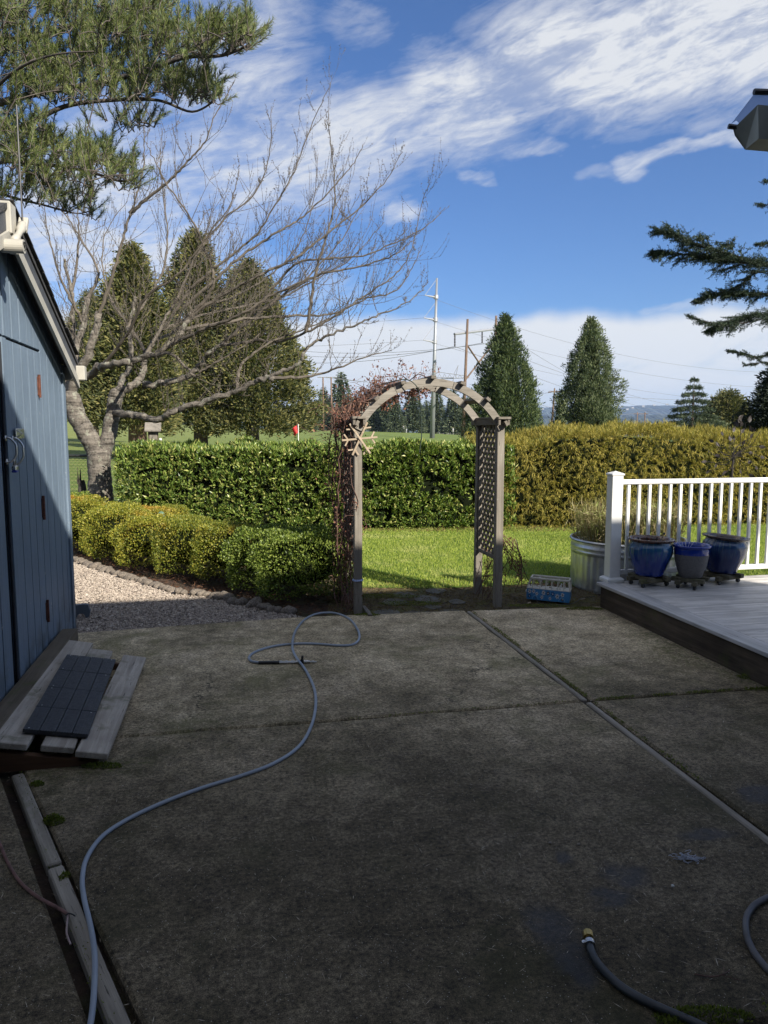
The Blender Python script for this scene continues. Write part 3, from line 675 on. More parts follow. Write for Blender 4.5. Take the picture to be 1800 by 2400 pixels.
u_, z_ = onwall(42, 1016); g = G(); g.bevbox((VW+.016, u_-.02, z_), (.008, .17, .06), .004); g.tube([(VW+.02, u_-.10, z_+.02), (VW+.05, u_-.10, z_), (VW+.02, u_-.10, z_-.02)], .004); build(g, 'hasp', M_metal, dr_, SITE)
u_, z_ = onwall(15, 1093)
lock = thing('padlock', 'silver padlock with blue base hanging between the shed door handles', 'padlock', tuple(S(VW+.045, u_, z_-.03)), AS)
g = G(); g.bevbox((0, 0, .02), (.026, .048, .03), .006); build(g, 'lock_body', M_metal, lock, wm(lock))
g = G(); g.bevbox((0, 0, .001), (.027, .049, .012), .003); build(g, 'blue_base', simple('blue_plastic', (.02, .04, .25), .4), lock, wm(lock))
g = G(); g.tube([(0, -.014, .03), (0, -.014, .06), (0, -.008, .072), (0, .008, .072), (0, .014, .06), (0, .014, .03)], .004); build(g, 'shackle', M_metal, lock, wm(lock), smooth=True)
# roof
def slope(vs, du0, du1, dz0, dz1, side=1):     # a board following the rake: v-range, offsets above the wall top line
    g = G(); a = (UR, ZR); b = (UE+.10, ztop(UE+.10))
    if side < 0: b = (2*UR-b[0], b[1])
    V = []
    for v in vs:
        V += [(v, a[0], a[1]+dz0), (v, b[0], b[1]+dz0), (v, b[0], b[1]+dz1), (v, a[0], a[1]+dz1)]
    g.raw(V, [[0, 1, 2, 3], [7, 6, 5, 4], [0, 4, 5, 1], [1, 5, 6, 2], [2, 6, 7, 3], [3, 7, 4, 0]]); return g
roof = None
for sd in (1, -1):
    r = build(slope((-1.145, -4.0), 0, 0, .035, .065, sd), 'roof', M_shing, shed, SITE)
    if sd == 1: roof = r
    g = slope((-1.155, -1.175), 0, 0, -.075, .030, sd); build(g, 'rake_board', M_grey, shed, SITE)
    g = slope((-1.140, -1.160), 0, 0, -.145, -.079, sd); build(g, 'rake_trim', M_cream, shed, SITE)
    g = slope((-1.176, -1.238), 0, 0, .0, .03, sd); build(g, 'soffit', M_grey, shed, SITE)
# shingle courses along the slope: real laps along the visible rake edge
shp = G(); shp.bevbox((0, 0, 0), (.98, .15, .008), .002); sme = shp.mesh('shingle'); sme.materials.append(M_shing)
ang = math.atan(sl_)
for k in range(13):
    for c_ in range(3):
        d = .07+k*.135; u = UR + d*math.cos(ang); z = ZR - d*math.sin(ang) + .074
        q = Vector((-1.125-.49-c_*.985+random.uniform(-.006, .006), u, z)); wq = wm(shed).inverted() @ (SITE @ q)
        piece(sme, 'shingle', shed, tuple(wq), (-ang+.03, 0, random.uniform(-.004, .004)))
for sgn in (1, -1):
    g = G(); uu = UR+sgn*(UE+.10-UR); g.bevbox((-2.045, uu+.012*sgn, ztop(UE+.1)-.03), (1.9, .09, .11), .006); build(g, 'eave_board', M_cream, shed, SITE)
g = G(); g.bevbox((-1.26, UR, ZR-.03), (.26, .11, .17), .006); build(g, 'ridge_beam', M_cream, shed, SITE)
# pivoting bracket
q = S(-1.10, UR-.10, ZR-.17)
br_ = thing('wall_bracket', 'white curved bracket arm with a round end, fixed under the shed ridge', 'bracket', tuple(q), AS)
Mb = wm(br_); g = G(); g.tube([(-.06, -.04, -.03), (.05, -.04, -.03)], .036, 20); build(g, 'round_end', M_cream, br_, Mb, smooth=False)
g = G(); g.tube(spline([(.0, -.03, .0), (0.0, .03, .035), (0.0, .09, .075), (0, .16, .13)], 4), [.022]*4+[.017]*5+[.024]*4, 10); build(g, 'arm', M_cream, br_, Mb, smooth=True)
g = G(); g.bevbox((0, .165, .13), (.05, .03, .10), .005, Matrix.Rotation(-.6, 3, 'X')); g.bevbox((-.03, .07, -.02), (.04, .03, .06), .004, Matrix.Rotation(-.6, 3, 'X')); build(g, 'end_plate', M_cream, br_, Mb)
g = G(); g.tube([(.052+.004*math.cos(t), -.04+.020*math.cos(t*1.7), -.03+.022*math.sin(t*1.3)) for t in np.linspace(0, 12, 40)], .002, 5); build(g, 'wire_knot', M_blk, br_, Mb)
g = G(); a = S(-1.10, UR+.06, ZR-.03); g.tube([tuple(a), tuple(a+Vector((0, 0, .62)))], .0045, 6); o = build(g, 'metal_rod', M_blk, None, None, loc=tuple(a)); setp(o, 'thin upright metal rod at the shed ridge', 'rod')
# skid end behind the corner
q = P(172, 1450)
nb = G(); prof = [(-.03, .0), (.02, 0), (.035, .03), (.06, .042), (.085, .035), (.10, .0), (.125, .01), (.135, .06), (.12, .115), (.09, .12), (-.03, .11)]
nb.raw([(p[0], 0, p[1]) for p in prof]+[(p[0], .04, p[1]) for p in prof], [[k, (k+1) % 11, 11+(k+1) % 11, 11+k] for k in range(11)]); nb.f.append(np.array([list(range(11))[::-1]])); nb.f.append(np.array([list(range(11, 22))]))
o = build(nb, 'notched_board', simple('grey_blue_paint', (.09, .11, .13), .6), None, Matrix.Translation(q) @ Matrix.Rotation(AS, 4, 'Z'), loc=tuple(q)); setp(o, 'grey painted notched board end poking past the shed corner', 'board')

# ================================================================ RAMP
al_ = math.atan(.115/.6)
ramp = thing('ramp', 'low ramp of weathered grey planks in front of the shed doors', 'ramp', tuple(S(-.6, 4.4, 0)), AS)
RF = SITE @ Matrix.Translation((-.60, 0, .028)) @ Matrix.Rotation(al_, 4, 'Y')
def rplank(xa, ua, xb, ub, wd, mat=M_ramp):
    g = G(); plank(g, (xa, ua), (xb, ub), wd, .0, .032, .004); build(g, 'plank', mat, ramp, RF)
rplank(-.085, 3.60, -.075, 5.15, .148); rplank(-.245, 3.63, -.30, 5.20, .148); rplank(-.46, 3.62, -.455, 5.33, .165)
g = G(); plank(g, (-1.175, 3.0), (-1.170, 5.62), .11, .07, .165, .006); build(g, 'threshold', M_rampd, ramp, SITE)
g = G(); V = [(-1.35, 3.63, 0), (-.66, 3.63, 0), (-.66, 3.63, .012), (-1.35, 3.63, .15)]; V += [(a, b+.035, c) for a, b, c in V]
g.raw(V, [[0, 1, 2, 3], [7, 6, 5, 4], [0, 4, 5, 1], [1, 5, 6, 2], [2, 6, 7, 3], [3, 7, 4, 0]]); build(g, 'skirt_board', M_skirt, ramp, SITE)
g = G()
for u_ in (4.4, 5.1):
    V = [(-1.2, u_, 0), (-.64, u_, 0), (-.64, u_, .012), (-1.2, u_, .12)]; V += [(a, b+.035, c) for a, b, c in V]
    g.raw(V, [[0, 1, 2, 3], [7, 6, 5, 4], [0, 4, 5, 1], [1, 5, 6, 2], [2, 6, 7, 3], [3, 7, 4, 0]])
build(g, 'bearer', M_skirt, ramp, SITE)
M_tile = simple('charcoal_composite', (.030, .033, .038), .55, var=.3, scale=25, bmp=.0006)
gs = G(); prof = []; wv, hh = .072, .018
nr = 6
for k in range(nr):
    a = -wv/2 + wv*k/nr; bb = -wv/2+wv*(k+1)/nr; prof += [(a+.0008, hh), (bb-.002, hh), (bb-.0015, hh-.0022), (bb+.0002, hh-.0022)]
prof = [(-wv/2, 0)] + [(-wv/2, hh-.002)] + prof[:-2] + [(wv/2, hh-.002), (wv/2, 0)]; nn = len(prof)
gs.raw([(p[0], -.148, p[1]) for p in prof]+[(p[0], .148, p[1]) for p in prof], [[k, (k+1) % nn, nn+(k+1) % nn, nn+k][::-1] for k in range(nn)])
gs.f.append(np.array([list(range(nn))])); gs.f.append(np.array([list(range(nn, 2*nn))[::-1]]))
slme = gs.mesh('slat'); slme.materials.append(M_tile)
gb = G(); gb.box((0, 0, 0), (.28, .28, .008)); bme = gb.mesh('tile_base'); bme.materials.append(M_blk)
scw = G(); scw.lathe([(.0001, .002), (.004, .0015), (.0045, 0)], 8); scm = scw.mesh('screw'); scm.materials.append(M_metal)
for k in range(4):
    M_ = RF @ Matrix.Translation((-.262, 3.875+.302*k, .034)) @ Matrix.Rotation(R(3), 4, 'Z')
    M_ = RF @ Matrix.Translation((-.30, 4.33, .034)) @ Matrix.Rotation(R(2.0), 4, 'Z') @ Matrix.Translation((0, -.453+.302*k, 0))
    t = thing('deck_tile', 'charcoal slatted deck tile on the ramp, ' + ('nearest of the four', 'second of the four from the front', 'third of the four from the front', 'farthest of the four')[k], 'deck tile', group='charcoal deck tiles laid on the ramp')
    t.location = M_.to_translation(); t.rotation_euler = M_.to_euler()
    piece(bme, 'tile_base', t, (0, 0, .004))
    for q in range(4): piece(slme, 'slat', t, (-.1125+.075*q, 0, .009+random.uniform(0, .0008)))
    for (a, b) in ((-.125, -.13), (.125, .13), (-.125, .13))[:2+k % 2]: piece(scm, 'screw', t, (a, b, .027))

# ================================================================ HOUSE behind the viewer, its low eave comes into view top right
M_siding = simple('house_siding', (.15, .18, .21), .7, var=.08)
M_gutter = simple('off_white_eave_paint', (.30, .31, .28), .6, var=.2, scale=6)
house = thing('house', 'house whose pale boxed eave juts into the top right corner', 'house', tuple(S(0, -4, 0)), AS)
g = G(); g.prism([(-7.5, -9.0), (8.8, -9.0), (8.8, -.85), (-7.5, -.85)], 0, 5.3); build(g, 'wall', M_siding, house, SITE)
HE, UEV = 5.2, -.34
g = G(); vs = (-8.1, 8.9); pts = [(UEV, HE), (UEV, HE+.14), (-4.9, HE+1.9), (-9.5, HE+.14), (-9.5, HE)]
V = [(v, a, b) for v in vs for a, b in pts]; g.raw(V, [[k, (k+1) % 5, 5+(k+1) % 5, 5+k] for k in range(5)]); g.f.append(np.array([[0, 1, 2, 3, 4]])); g.f.append(np.array([[9, 8, 7, 6, 5]])); build(g, 'roof', M_shing, house, SITE)
for v in (-5, -2, 1.5, 5):
    g = G(); g.bevbox((v, -.86, 3.9), (1.2, .06, 1.2), .01); wf = build(g, 'window', M_pwhite, house, SITE)
# boxed eave: corner seen from the patio
hz = 2.62; Nn = toS(P(1778, 325, hz)); Ff = toS(P(1746, 351, hz)); v0, v1, ua, ub = Nn[0], Nn[0]+3.0, Nn[1], Ff[1]
v0f = Ff[0]
def T3(px_, py_, u): # pixel on plane u=const -> (v,z)
    a, b, c = ray(px_, py_); a2 = a*CS+b*SS; b2 = -a*SS+b*CS; t = u/b2; return a2*t, H+c*t
pr = thing('eave', None, None); pr.parent = house
L1 = T3(1718, 302, ub); L2 = T3(1722, 318, ub)
zt = T3(1776, 245, ua)[1]
g = G()
A = [(v0, ua, hz), (v0f, ub, hz), (L2[0], ub, L2[1]), (L1[0], ub, L1[1]), (v0-.01, ua, zt)]
g.raw(A, [[0, 1, 2, 3, 4]])
Bk = [(v1, ua, hz), (v1, ub, hz), (v1, ub, L1[1]), (v1, ua, zt)]
g.raw([A[0], A[1], Bk[1], Bk[0]], [[0, 1, 2, 3]]); g.raw([A[1], A[2], A[3], Bk[2], Bk[1]], [[0, 1, 2, 3, 4]]); g.raw([A[0], Bk[0], Bk[3], A[4]], [[0, 1, 2, 3]]); g.raw([A[3], A[4], Bk[3], Bk[2]], [[0, 1, 2, 3]])
build(g, 'boxed_eave', M_gutter, pr, SITE)
# ribbed panel over it
ms, ns, bs, os_ = newmat('ribbed_panel'); bs.inputs['Base Color'].default_value = (.45, .47, .62, 1); bs.inputs['Roughness'].default_value = .3; bs.inputs['Transmission Weight'].default_value = .35
pc = [T3(1713, 291, ub), T3(1769, 218, ub-.02)]; g = G()
a = Vector((pc[0][0], ub, pc[0][1])); b = Vector((pc[1][0], ub-.02, pc[1][1])); nr = 12; row = []
for k in range(nr+1):
    off = Vector((.145*k/nr*1.5, -.05*k/nr, .014*(k % 2)-.02*k/nr)); row += [a+off, b+off]
g.raw([tuple(q) for q in row], [[2*k, 2*k+2, 2*k+3, 2*k+1] for k in range(nr)]); build(g, 'ribbed_panel', ms, pr, SITE)
g = G(); g.tube([tuple(a+Vector((-.01, .0, -.008))), tuple(a+Vector((.09, -.02, -.02)))], .009, 6); g.tube([tuple(b+Vector((-.004, 0, .004))), tuple(b+Vector((.3, -.05, .0)))], .011, 6); build(g, 'dark_lip', M_blk, pr, SITE)
# porch roof above, carries the eave back to the wall
zp = zt+.03
g = G(); g.raw([(v0+.08, ua-.01, zp), (v1, ua-.01, zp), (v1, -.8, zp+.9), (v0+.08, -.8, zp+.9), (v0+.08, ua-.01, zp+.05), (v1, ua-.01, zp+.05), (v1, -.8, zp+.95), (v0+.08, -.8, zp+.95)], [[0, 1, 2, 3], [4, 7, 6, 5], [0, 4, 5, 1], [0, 3, 7, 4], [1, 5, 6, 2], [2, 6, 7, 3]])
build(g, 'porch_roof', M_shing, pr, SITE)

# ================================================================ DECK
DZ = .22
deck = thing('deck', 'low grey composite deck with a dark moist side board', 'deck', tuple(S(3.22, 6.13, 0)), AS)
dbm = G(); dbm.bevbox((0, 0, 0), (5.6, .137, .025), .002); dme = dbm.mesh('deck_board'); dme.materials.append(M_deck)
k = 0; u = 6.055
while u > 1.2:
    wq = wm(deck).inverted() @ (SITE @ Vector((3.378+2.8, u, DZ-.0125+random.uniform(-.0008, .0008)))); piece(dme, 'deck_board', deck, tuple(wq)); u -= .1425
g = G(); g.bevbox((3.29, 3.66, DZ-.010), (.155, 4.93, .028), .004); build(g, 'border_board', M_deckb, deck, SITE)
g = G(); g.bevbox((3.255, 3.66, .094), (.035, 4.86, .195), .004); build(g, 'fascia_board', M_dfasc, deck, SITE)
g = G(); g.bevbox((6.1, 6.095, .094), (5.7, .03, .195), .004); build(g, 'fascia_board', M_dfasc, deck, SITE)
# railing
q0 = toS(P(1433, 1366, DZ)); PV, PU = q0[0]+.03, q0[1]+.05
rail = thing('railing', 'white vinyl railing with square capped post along the far side of the deck', 'railing', tuple(S(PV, PU, DZ)), AS)
RM = wm(rail)
g = G(); g.bevbox((0, 0, .5), (.105, .105, .94), .004); build(g, 'post', M_pwhite, rail, RM)
g = G(); g.bevbox((0, 0, .012), (.165, .165, .024), .006); g.lathe([(.118, .024), (.112, .035), (.082, .05)], 4, (0, 0, 0), Matrix.Rotation(R(45), 4, 'Z')); build(g, 'post_skirt', M_pwhite, rail, RM)
g = G(); g.bevbox((0, 0, .975), (.122, .122, .018), .004); g.lathe([(.084, .984), (.001, 1.006)], 4, (0, 0, 0), Matrix.Rotation(R(45), 4, 'Z')); build(g, 'post_cap', M_pwhite, rail, RM)
g = G(); g.bevbox((2.75, 0, .905), (5.4, .05, .045), .008); build(g, 'top_rail', M_pwhite, rail, RM)
g = G(); g.bevbox((2.75, 0, .085), (5.4, .04, .045), .005); build(g, 'bottom_rail', M_pwhite, rail, RM)
bg_ = G(); bg_.bevbox((0, 0, 0), (.026, .026, .775), .002); bm_ = bg_.mesh('baluster'); bm_.materials.append(M_pwhite)
for k in range(46): piece(bm_, 'baluster', rail, (.135+.104*k, 0, .495))

# ================================================================ POTS on wheeled plant caddies
def glaze(name, base_, green, rimc, rough_from=None, zlo=None, drip=True):
    m, n, b, o = newmat(name); v = n.add('ShaderNodeTexCoord').outputs['Object']; X, Y, Z = n.xyz(v)
    a_ = n.m('ARCTAN2', X, Y)
    dr = n.noise(n.comb(n.m('MULTIPLY', n.m('SINE', a_), 3.2), n.m('MULTIPLY', n.m('COSINE', a_), 3.2), n.m('MULTIPLY', Z, 1.2)), 4.5, 5, .6)
    zz = n.m('ADD', Z, n.m('MULTIPLY', n.m('SUBTRACT', dr, .5), .42 if drip else 0))
    c = n.mix(n.mr(zz, .10, .30), base_, green)
    c = n.mix(n.m('MULTIPLY', n.mr(n.noise(n.comb(n.m('MULTIPLY', a_, 9), 0.0, n.m('MULTIPLY', Z, 3)), 1.5, 4), .55, .68), n.mr(Z, .12, .2, 0, .55 if drip else 0)), c, (.16, .24, .20))
    if rough_from is not None:
        k = n.mr(n.m('ADD', Z, n.m('MULTIPLY', n.noise(v, 40, 3), .01)), rough_from+.004, rough_from+.006, 1, 0)
        sp_ = n.ramp(n.noise(v, 220, 2, .7), [(.4, (.05, .05, .055)), (.6, (.20, .19, .18))])
        c = n.mix(k, c, sp_); n.put(b.inputs['Roughness'], n.mr(k, 0, 1, .12, .85)); n.put(b.inputs['Coat Weight'], n.mr(k, 0, 1, .3, 0))
    else:
        b.inputs['Roughness'].default_value = .2; b.inputs['Coat Weight'].default_value = .5; b.inputs['Coat Roughness'].default_value = .06
    n.put(b.inputs['Base Color'], c); bump(n, b, n.noise(v, 30, 3), .001); return m
M_glz1 = glaze('blue_green_glaze', (.004, .024, .19), (.012, .085, .16), None)
M_glz2 = glaze('cobalt_glaze', (.004, .02, .17), (.006, .028, .22), None, rough_from=.205, drip=False)
M_glz3 = glaze('dark_blue_glaze', (.003, .014, .09), (.010, .045, .11), None)
M_rim = simple('brown_glazed_rim', (.075, .028, .014), .15, var=.6, scale=12, coat=.6)
M_rim2 = simple('dark_brown_glazed_rim', (.045, .026, .018), .15, var=.5, scale=12, coat=.6)
M_in = simple('brown_water', (.05, .03, .018), .2, var=.4)
M_dolly = wood('green_grey_dolly_timber', (.05, .048, .03), (.17, .15, .10), 0, 2, moss=.5)
def dolly(loc, rz, r, lab):
    t = thing('plant_caddy', lab, 'plant caddy', tuple(loc), rz, 'wheeled timber caddies under the pots'); M_ = wm(t)
    for k, (a, h_) in enumerate(((0, .055), (math.pi/2, .056))):
        Rz = Matrix.Rotation(a, 3, 'Z')
        for off in (-1, 1):
            pos = Rz @ Vector((0, off*r*.52, 0)); g = G(); g.bevbox((pos.x, pos.y, h_+.018*(0 if k == 0 else 1)), (r*2.05, .045, .036), .003, Rz); build(g, 'timber', M_dolly, t, M_)
    for sx in (-1, 1):
        for sy in (-1, 1):
            c_ = (sx*r*.82, sy*r*.52, .02); g = G(); Rx = Matrix.Rotation(math.pi/2, 4, 'X') @ Matrix.Identity(4)
            g.lathe([(.001, -.012), (.017, -.012), (.020, -.006), (.020, .006), (.017, .012), (.001, .012)], 14, c_, Matrix.Rotation(R(90), 4, 'X')); g.box((c_[0], c_[1], .034), (.014, .03, .01)); build(g, 'wheel', M_blk, t, M_, smooth=False)
    return t
def pot(loc, sc_, prof_body, rimp, mat, rmat, lab, flute=None, tilt=(0, 0), n=64, fill=None):
    t = thing('glazed_pot', lab, 'plant pot', tuple(loc)); t.rotation_euler = (tilt[0], tilt[1], .3); t.scale = (1, 1, 1); M_ = wm(t)
    g = G(); g.lathe(prof_body, n, flute=flute); build(g, 'pot_body', mat, t, M_, smooth=True)
    g = G(); g.lathe(rimp, n); build(g, 'rim', rmat, t, M_, smooth=True)
    if fill: g = G(); g.lathe([(fill[0], fill[1]), (.0001, fill[1])], n); build(g, 'contents', M_in, t, M_)
    return t
def lobes(a, z_): return .022*(abs(math.sin(a*11))**.6)*max(0, min(1, (z_-.06)/.1))*max(0, min(1, (.285-z_)/.03)) if z_ > .06 else 0
b1 = [(.0001, 0), (.115, 0), (.125, .01), (.128, .03), (.150, .09), (.172, .15), (.184, .20), (.187, .24), (.181, .27), (.168, .287), (.165, .30)]
b1 = [(float(np.interp(z, [q[1] for q in b1[1:]], [q[0] for q in b1[1:]])), z) for z in np.linspace(0, .30, 22)]; b1 = [(.0001, 0)] + b1
rim1 = [(.164, .296), (.170, .306), (.196, .312), (.203, .322), (.198, .331), (.180, .330), (.168, .322), (.160, .300), (.158, .22)]
p1c = P(1520, 1371, DZ); pz = .092
dolly(p1c, .35, .155, 'mossy timber caddy on castors under the left pot by the white post')
pot(p1c+Vector((0, 0, pz)), 1, b1, rim1, M_glz1, M_rim, 'glossy blue green glazed pot with brown rim beside the white post', lobes, (0, .02), fill=(.16, .29))
b2 = [(.0001, 0), (.085, 0), (.095, .012), (.115, .07), (.133, .14), (.143, .20), (.146, .245), (.142, .26)]; rim2 = [(.141, .252), (.150, .262), (.160, .270), (.163, .279), (.157, .287), (.147, .286), (.138, .275), (.132, .25), (.12, .16), (.001, .15)]
p2c = P(1617, 1376, DZ)
dolly(p2c, .9, .135, 'mossy timber caddy on castors under the small cobalt pot')
pot(p2c+Vector((0, 0, pz)), 1, b2, rim2, M_glz2, M_glz2, 'small cobalt pot with bare grey lower half, middle of three')
p3c = P(1689, 1364, DZ)
dolly(p3c, .5, .155, 'timber caddy on castors under the right dark blue pot')
pot(p3c+Vector((0, 0, pz)), 1, b1, rim1, M_glz3, M_rim2, 'dark blue glazed pot with brown rim, rightmost and tilted', lobes, (.02, .09), fill=(.16, .29))
# odds and ends standing in the left pot
g = G()
for (dx, dy, l_) in ((-.10, .0, .05), (-.02, .05, .04), (.0, -.06, .045), (.05, .0, .05)):
    a = p1c+Vector((dx, dy, .38)); g.tube([tuple(a), tuple(a+Vector((random.uniform(-.01, .01), 0, l_)))], .007, 6)
a = p1c+Vector((.07, -.02, .37)); g.tube([tuple(a), tuple(a+Vector((.05, .03, .08)))], .004, 6); g.ball(tuple(a+Vector((.055, .033, .088))), .012, 8, 6)
o = build(g, 'garden_hooks', M_blk, None, loc=tuple(p1c+Vector((0, 0, .38)))); setp(o, 'dark rods and a hook lying in the left glazed pot', 'hooks')
g = G()
for k in range(5):
    a = p2c+Vector((-.10+.02*k, -.02, .36)); g.tube(spline([tuple(a), tuple(a+Vector((.02*k-.03, .03, .05))), tuple(a+Vector((.03*k-.05, .04, .02)))], 4), .0016, 4)
o = build(g, 'string', M_pwhite, None, loc=tuple(p2c+Vector((-.08, 0, .37)))); setp(o, 'loose white strings spilling over the small cobalt pot rim', 'string')

# ================================================================ STOCK TANK with dry grass
tc = Vector((2.53, 7.68, -.06)); TR, THh = .575, .545
tank = thing('stock_tank', 'round galvanised steel stock tank planter behind the white post', 'planter', tuple(tc)); TM = wm(tank)
mg, ng, bgv, og = newmat('galvanised_steel'); v = ng.add('ShaderNodeTexCoord').outputs['Object']
ng.put(bgv.inputs['Base Color'], ng.ramp(ng.vor(ng.vm('MULTIPLY', v, (1, 1, .6)), 16, 'F1', 1), [(0, (.42, .44, .46)), (1, (.60, .62, .64))])); bgv.inputs['Metallic'].default_value = .85
ng.put(bgv.inputs['Roughness'], ng.mr(ng.noise(v, 7, 4), .3, .7, .30, .5))
g = G(); zs = [0, .012, .03, .05, .06, .1, .2, .3, .38, .395, .41, .425, .44, .455, .47, .485, .50, .52]
def zr(z_):
    r = TR-.012
    if z_ < .05: r = TR-.02
    for c_ in (.417, .462): r += .013*math.exp(-((z_-c_)/.012)**2)
    return r
g.lathe([(zr(z_), z_) for z_ in zs], 192, flute=lambda a, z_: (.006*math.cos(a*48) if .055 < z_ < .39 else 0)); build(g, 'tank_wall', mg, tank, TM, smooth=True)
g = G(); g.lathe([(TR-.005+.014*math.cos(t), .53+.014*math.sin(t)) for t in np.linspace(0, 6.283, 9)], 96); build(g, 'rolled_rim', mg, tank, TM, smooth=True)
g = G(); g.lathe([(TR-.02, .02), (TR-.02+.012, .01), (TR-.01, -.01)], 96); g.lathe([(TR-.02, .53), (TR-.03, .44)], 96); build(g, 'inner_lip', mg, tank, TM, smooth=True)
g = G(); g.lathe([(TR-.02, .44), (.0001, .46)], 48); build(g, 'potting_soil', M_soil, tank, TM)
M_dry = leafmat('dry_grass', [(.10, .075, .035), (.24, .19, .09), (.36, .31, .17), (.26, .32, .08)], .8, .3)
k = 2200; a = rng.uniform(0, 6.283, k); r = np.sqrt(rng.uniform(0, 1, k))*(TR-.04); pos = np.stack([tc.x+r*np.cos(a), tc.y+r*np.sin(a), np.full(k, .42)], 1)
d = rng.normal(size=(k, 3))*.14; d[:, 2] = 1; hN = np.array([.55+.45*mn.noise(Vector((p[0]*3, p[1]*3, 0))) for p in pos])
g = G(); g.leaves(pos, d, unit(k), np.clip(.38*hN+rng.uniform(.04, .26, k), .1, .6), rng.uniform(.004, .008, k), .02)
k2 = 2200; ii = rng.integers(0, k, k2); p2 = pos[ii]+d[ii]*rng.uniform(.08, .36, (k2, 1)); d2 = rng.normal(size=(k2, 3))*.6; d2[:, 2] += .25
g.leaves(p2, d2, unit(k2), rng.uniform(.06, .16, k2), rng.uniform(.007, .013, k2), .35)
o = build(g, 'ornamental_grass', M_dry, None, loc=tuple(tc+Vector((0, 0, .42)))); setp(o, 'dry straw coloured grass growing in the stock tank', 'grass')
# black irrigation tube over the rim
g = G(); rp = [tc+Vector((-.18, -.45, .5)), tc+Vector((-.16, -.58, .57)), tc+Vector((-.12, -.62, .45)), tc+Vector((-.06, -.66, .25)), tc+Vector((.02, -.72, .08)), tc+Vector((-.1, -.85, .03)), tc+Vector((-.5, -.75, .02)), tc+Vector((-.75, -.9, .02))]
g.tube(spline(rp, 6), .006, 6); o = build(g, 'irrigation_tube', M_blk, None, loc=tuple(rp[5]), smooth=True); setp(o, 'thin black irrigation tube hooked over the tank rim', 'tube')

# ================================================================ CAMPER VAN PLANTER
M_vb = simple('sky_blue_enamel', (.05, .22, .46), .35, var=.12, scale=14); M_vc = simple('cream_enamel', (.60, .57, .49), .4, var=.1, scale=14)
va, vb_ = P(1240, 1399), P(1333, 1408); d = (vb_-va); vl = d.length
van = thing('van_planter', 'small blue and cream camper van planter with daisy decals beside the tank', 'planter', tuple((va+vb_)/2+Vector((0, 0, -.004)))); van.rotation_euler = (0, R(1.5), math.atan2(d.y, d.x)+.10)
van.scale = (1, 1, 1.32); VM = wm(van); L_, W_ = .40, .15
def bx(n_, c, dd, mat, b=.006, M3=None): g = G(); g.bevbox(c, dd, b, M3); return build(g, n_, mat, van, VM)
def shell():
    g = G(); prof = [(-L_/2+.004, .0), (L_/2-.004, .0), (L_/2, .03), (L_/2-.003, .078), (-L_/2+.003, .078), (-L_/2, .03)]
    n_ = 6
    for y in (-W_/2, W_/2): pass
    V = [(p[0], -W_/2, p[1]) for p in prof]+[(p[0], W_/2, p[1]) for p in prof]
    g.raw(V, [[k, n_+k, n_+(k+1) % n_, (k+1) % n_] for k in range(n_)]); g.f.append(np.array([[0, 1, 2, 3, 4, 5]])); g.f.append(np.array([[11, 10, 9, 8, 7, 6]])); return g
build(shell(), 'body', M_vb, van, VM)
bx('belt_line', (0, 0, .081), (L_+.002, W_+.002, .006), M_vc, .002)
zt0, zt1 = .084, .146
def pillar(x0, x1, sx0, sx1, y, name='pillar'):      # quad pillar leaning in
    g = G(); yi = y*(1-.14); th = .006*(-1 if y > 0 else 1)
    V = [(x0, y, zt0), (x1, y, zt0), (sx1, yi, zt1), (sx0, yi, zt1)]; V += [(a, b+th, c) for a, b, c in V]
    g.raw(V, [[0, 1, 2, 3], [7, 6, 5, 4], [0, 4, 5, 1], [1, 5, 6, 2], [2, 6, 7, 3], [3, 7, 4, 0]]); build(g, name, M_vc, van, VM)
xs = [-.2, -.150, -.078, -.024, .030, .084, .138, .198]
for y in (-W_/2, W_/2):
    for k, x_ in enumerate(xs):
        w_ = .010 if 0 < k < 7 else .014
        lean = .030 if k == 0 else (-.012 if k == 7 else (0.006 if k == 1 else 0))
        pillar(x_-w_/2+(.004 if k == 0 else 0), x_+w_/2, x_-w_/2+lean, x_+w_/2+lean, y)
for (x_, s_) in ((-.196, 1), (.196, -1)):
    for y in (-.06, 0, .06):
        g = G(); g.bevbox((x_+s_*.012, y*.9, (zt0+zt1)/2), (.006, .012, .064), .001, Matrix.Rotation(s_*.55 if s_ > 0 else -.3, 3, 'Y')); build(g, 'pillar', M_vc, van, VM)
for y in (-.0645, .0645): bx('roof_rail', (.006, y, .153), (L_-.045, .012, .016), M_vc, .004)
for x_ in (-.168, .184): bx('roof_rail', (x_, 0, .153), (.012, .13, .016), M_vc, .004)
g = G(); k = 260; pp = np.stack([rng.uniform(-.17, .17, k), rng.uniform(-.055, .055, k), rng.uniform(.09, .125, k)], 1); g.leaves(pp, unit(k)+[0, 0, .5], unit(k), rng.uniform(.012, .03, k), rng.uniform(.005, .01, k))
build(g, 'succulent_leaves', leafmat('succulents', [(.05, .09, .03), (.16, .05, .04), (.12, .16, .06), (.35, .12, .10)], .5, .1), van, VM)
g = G(); g.ball((-.09, 0, .135), .022, 14, 8); build(g, 'clear_bubble', simple('milky_plastic', (.45, .46, .46), .2), van, VM, smooth=True)
g = G(); g.ball((.11, -.045, .107), .012, 10, 6); g.ball((.117, -.05, .123), .008, 8, 6); build(g, 'white_figurine', M_pwhite, van, VM, smooth=True)
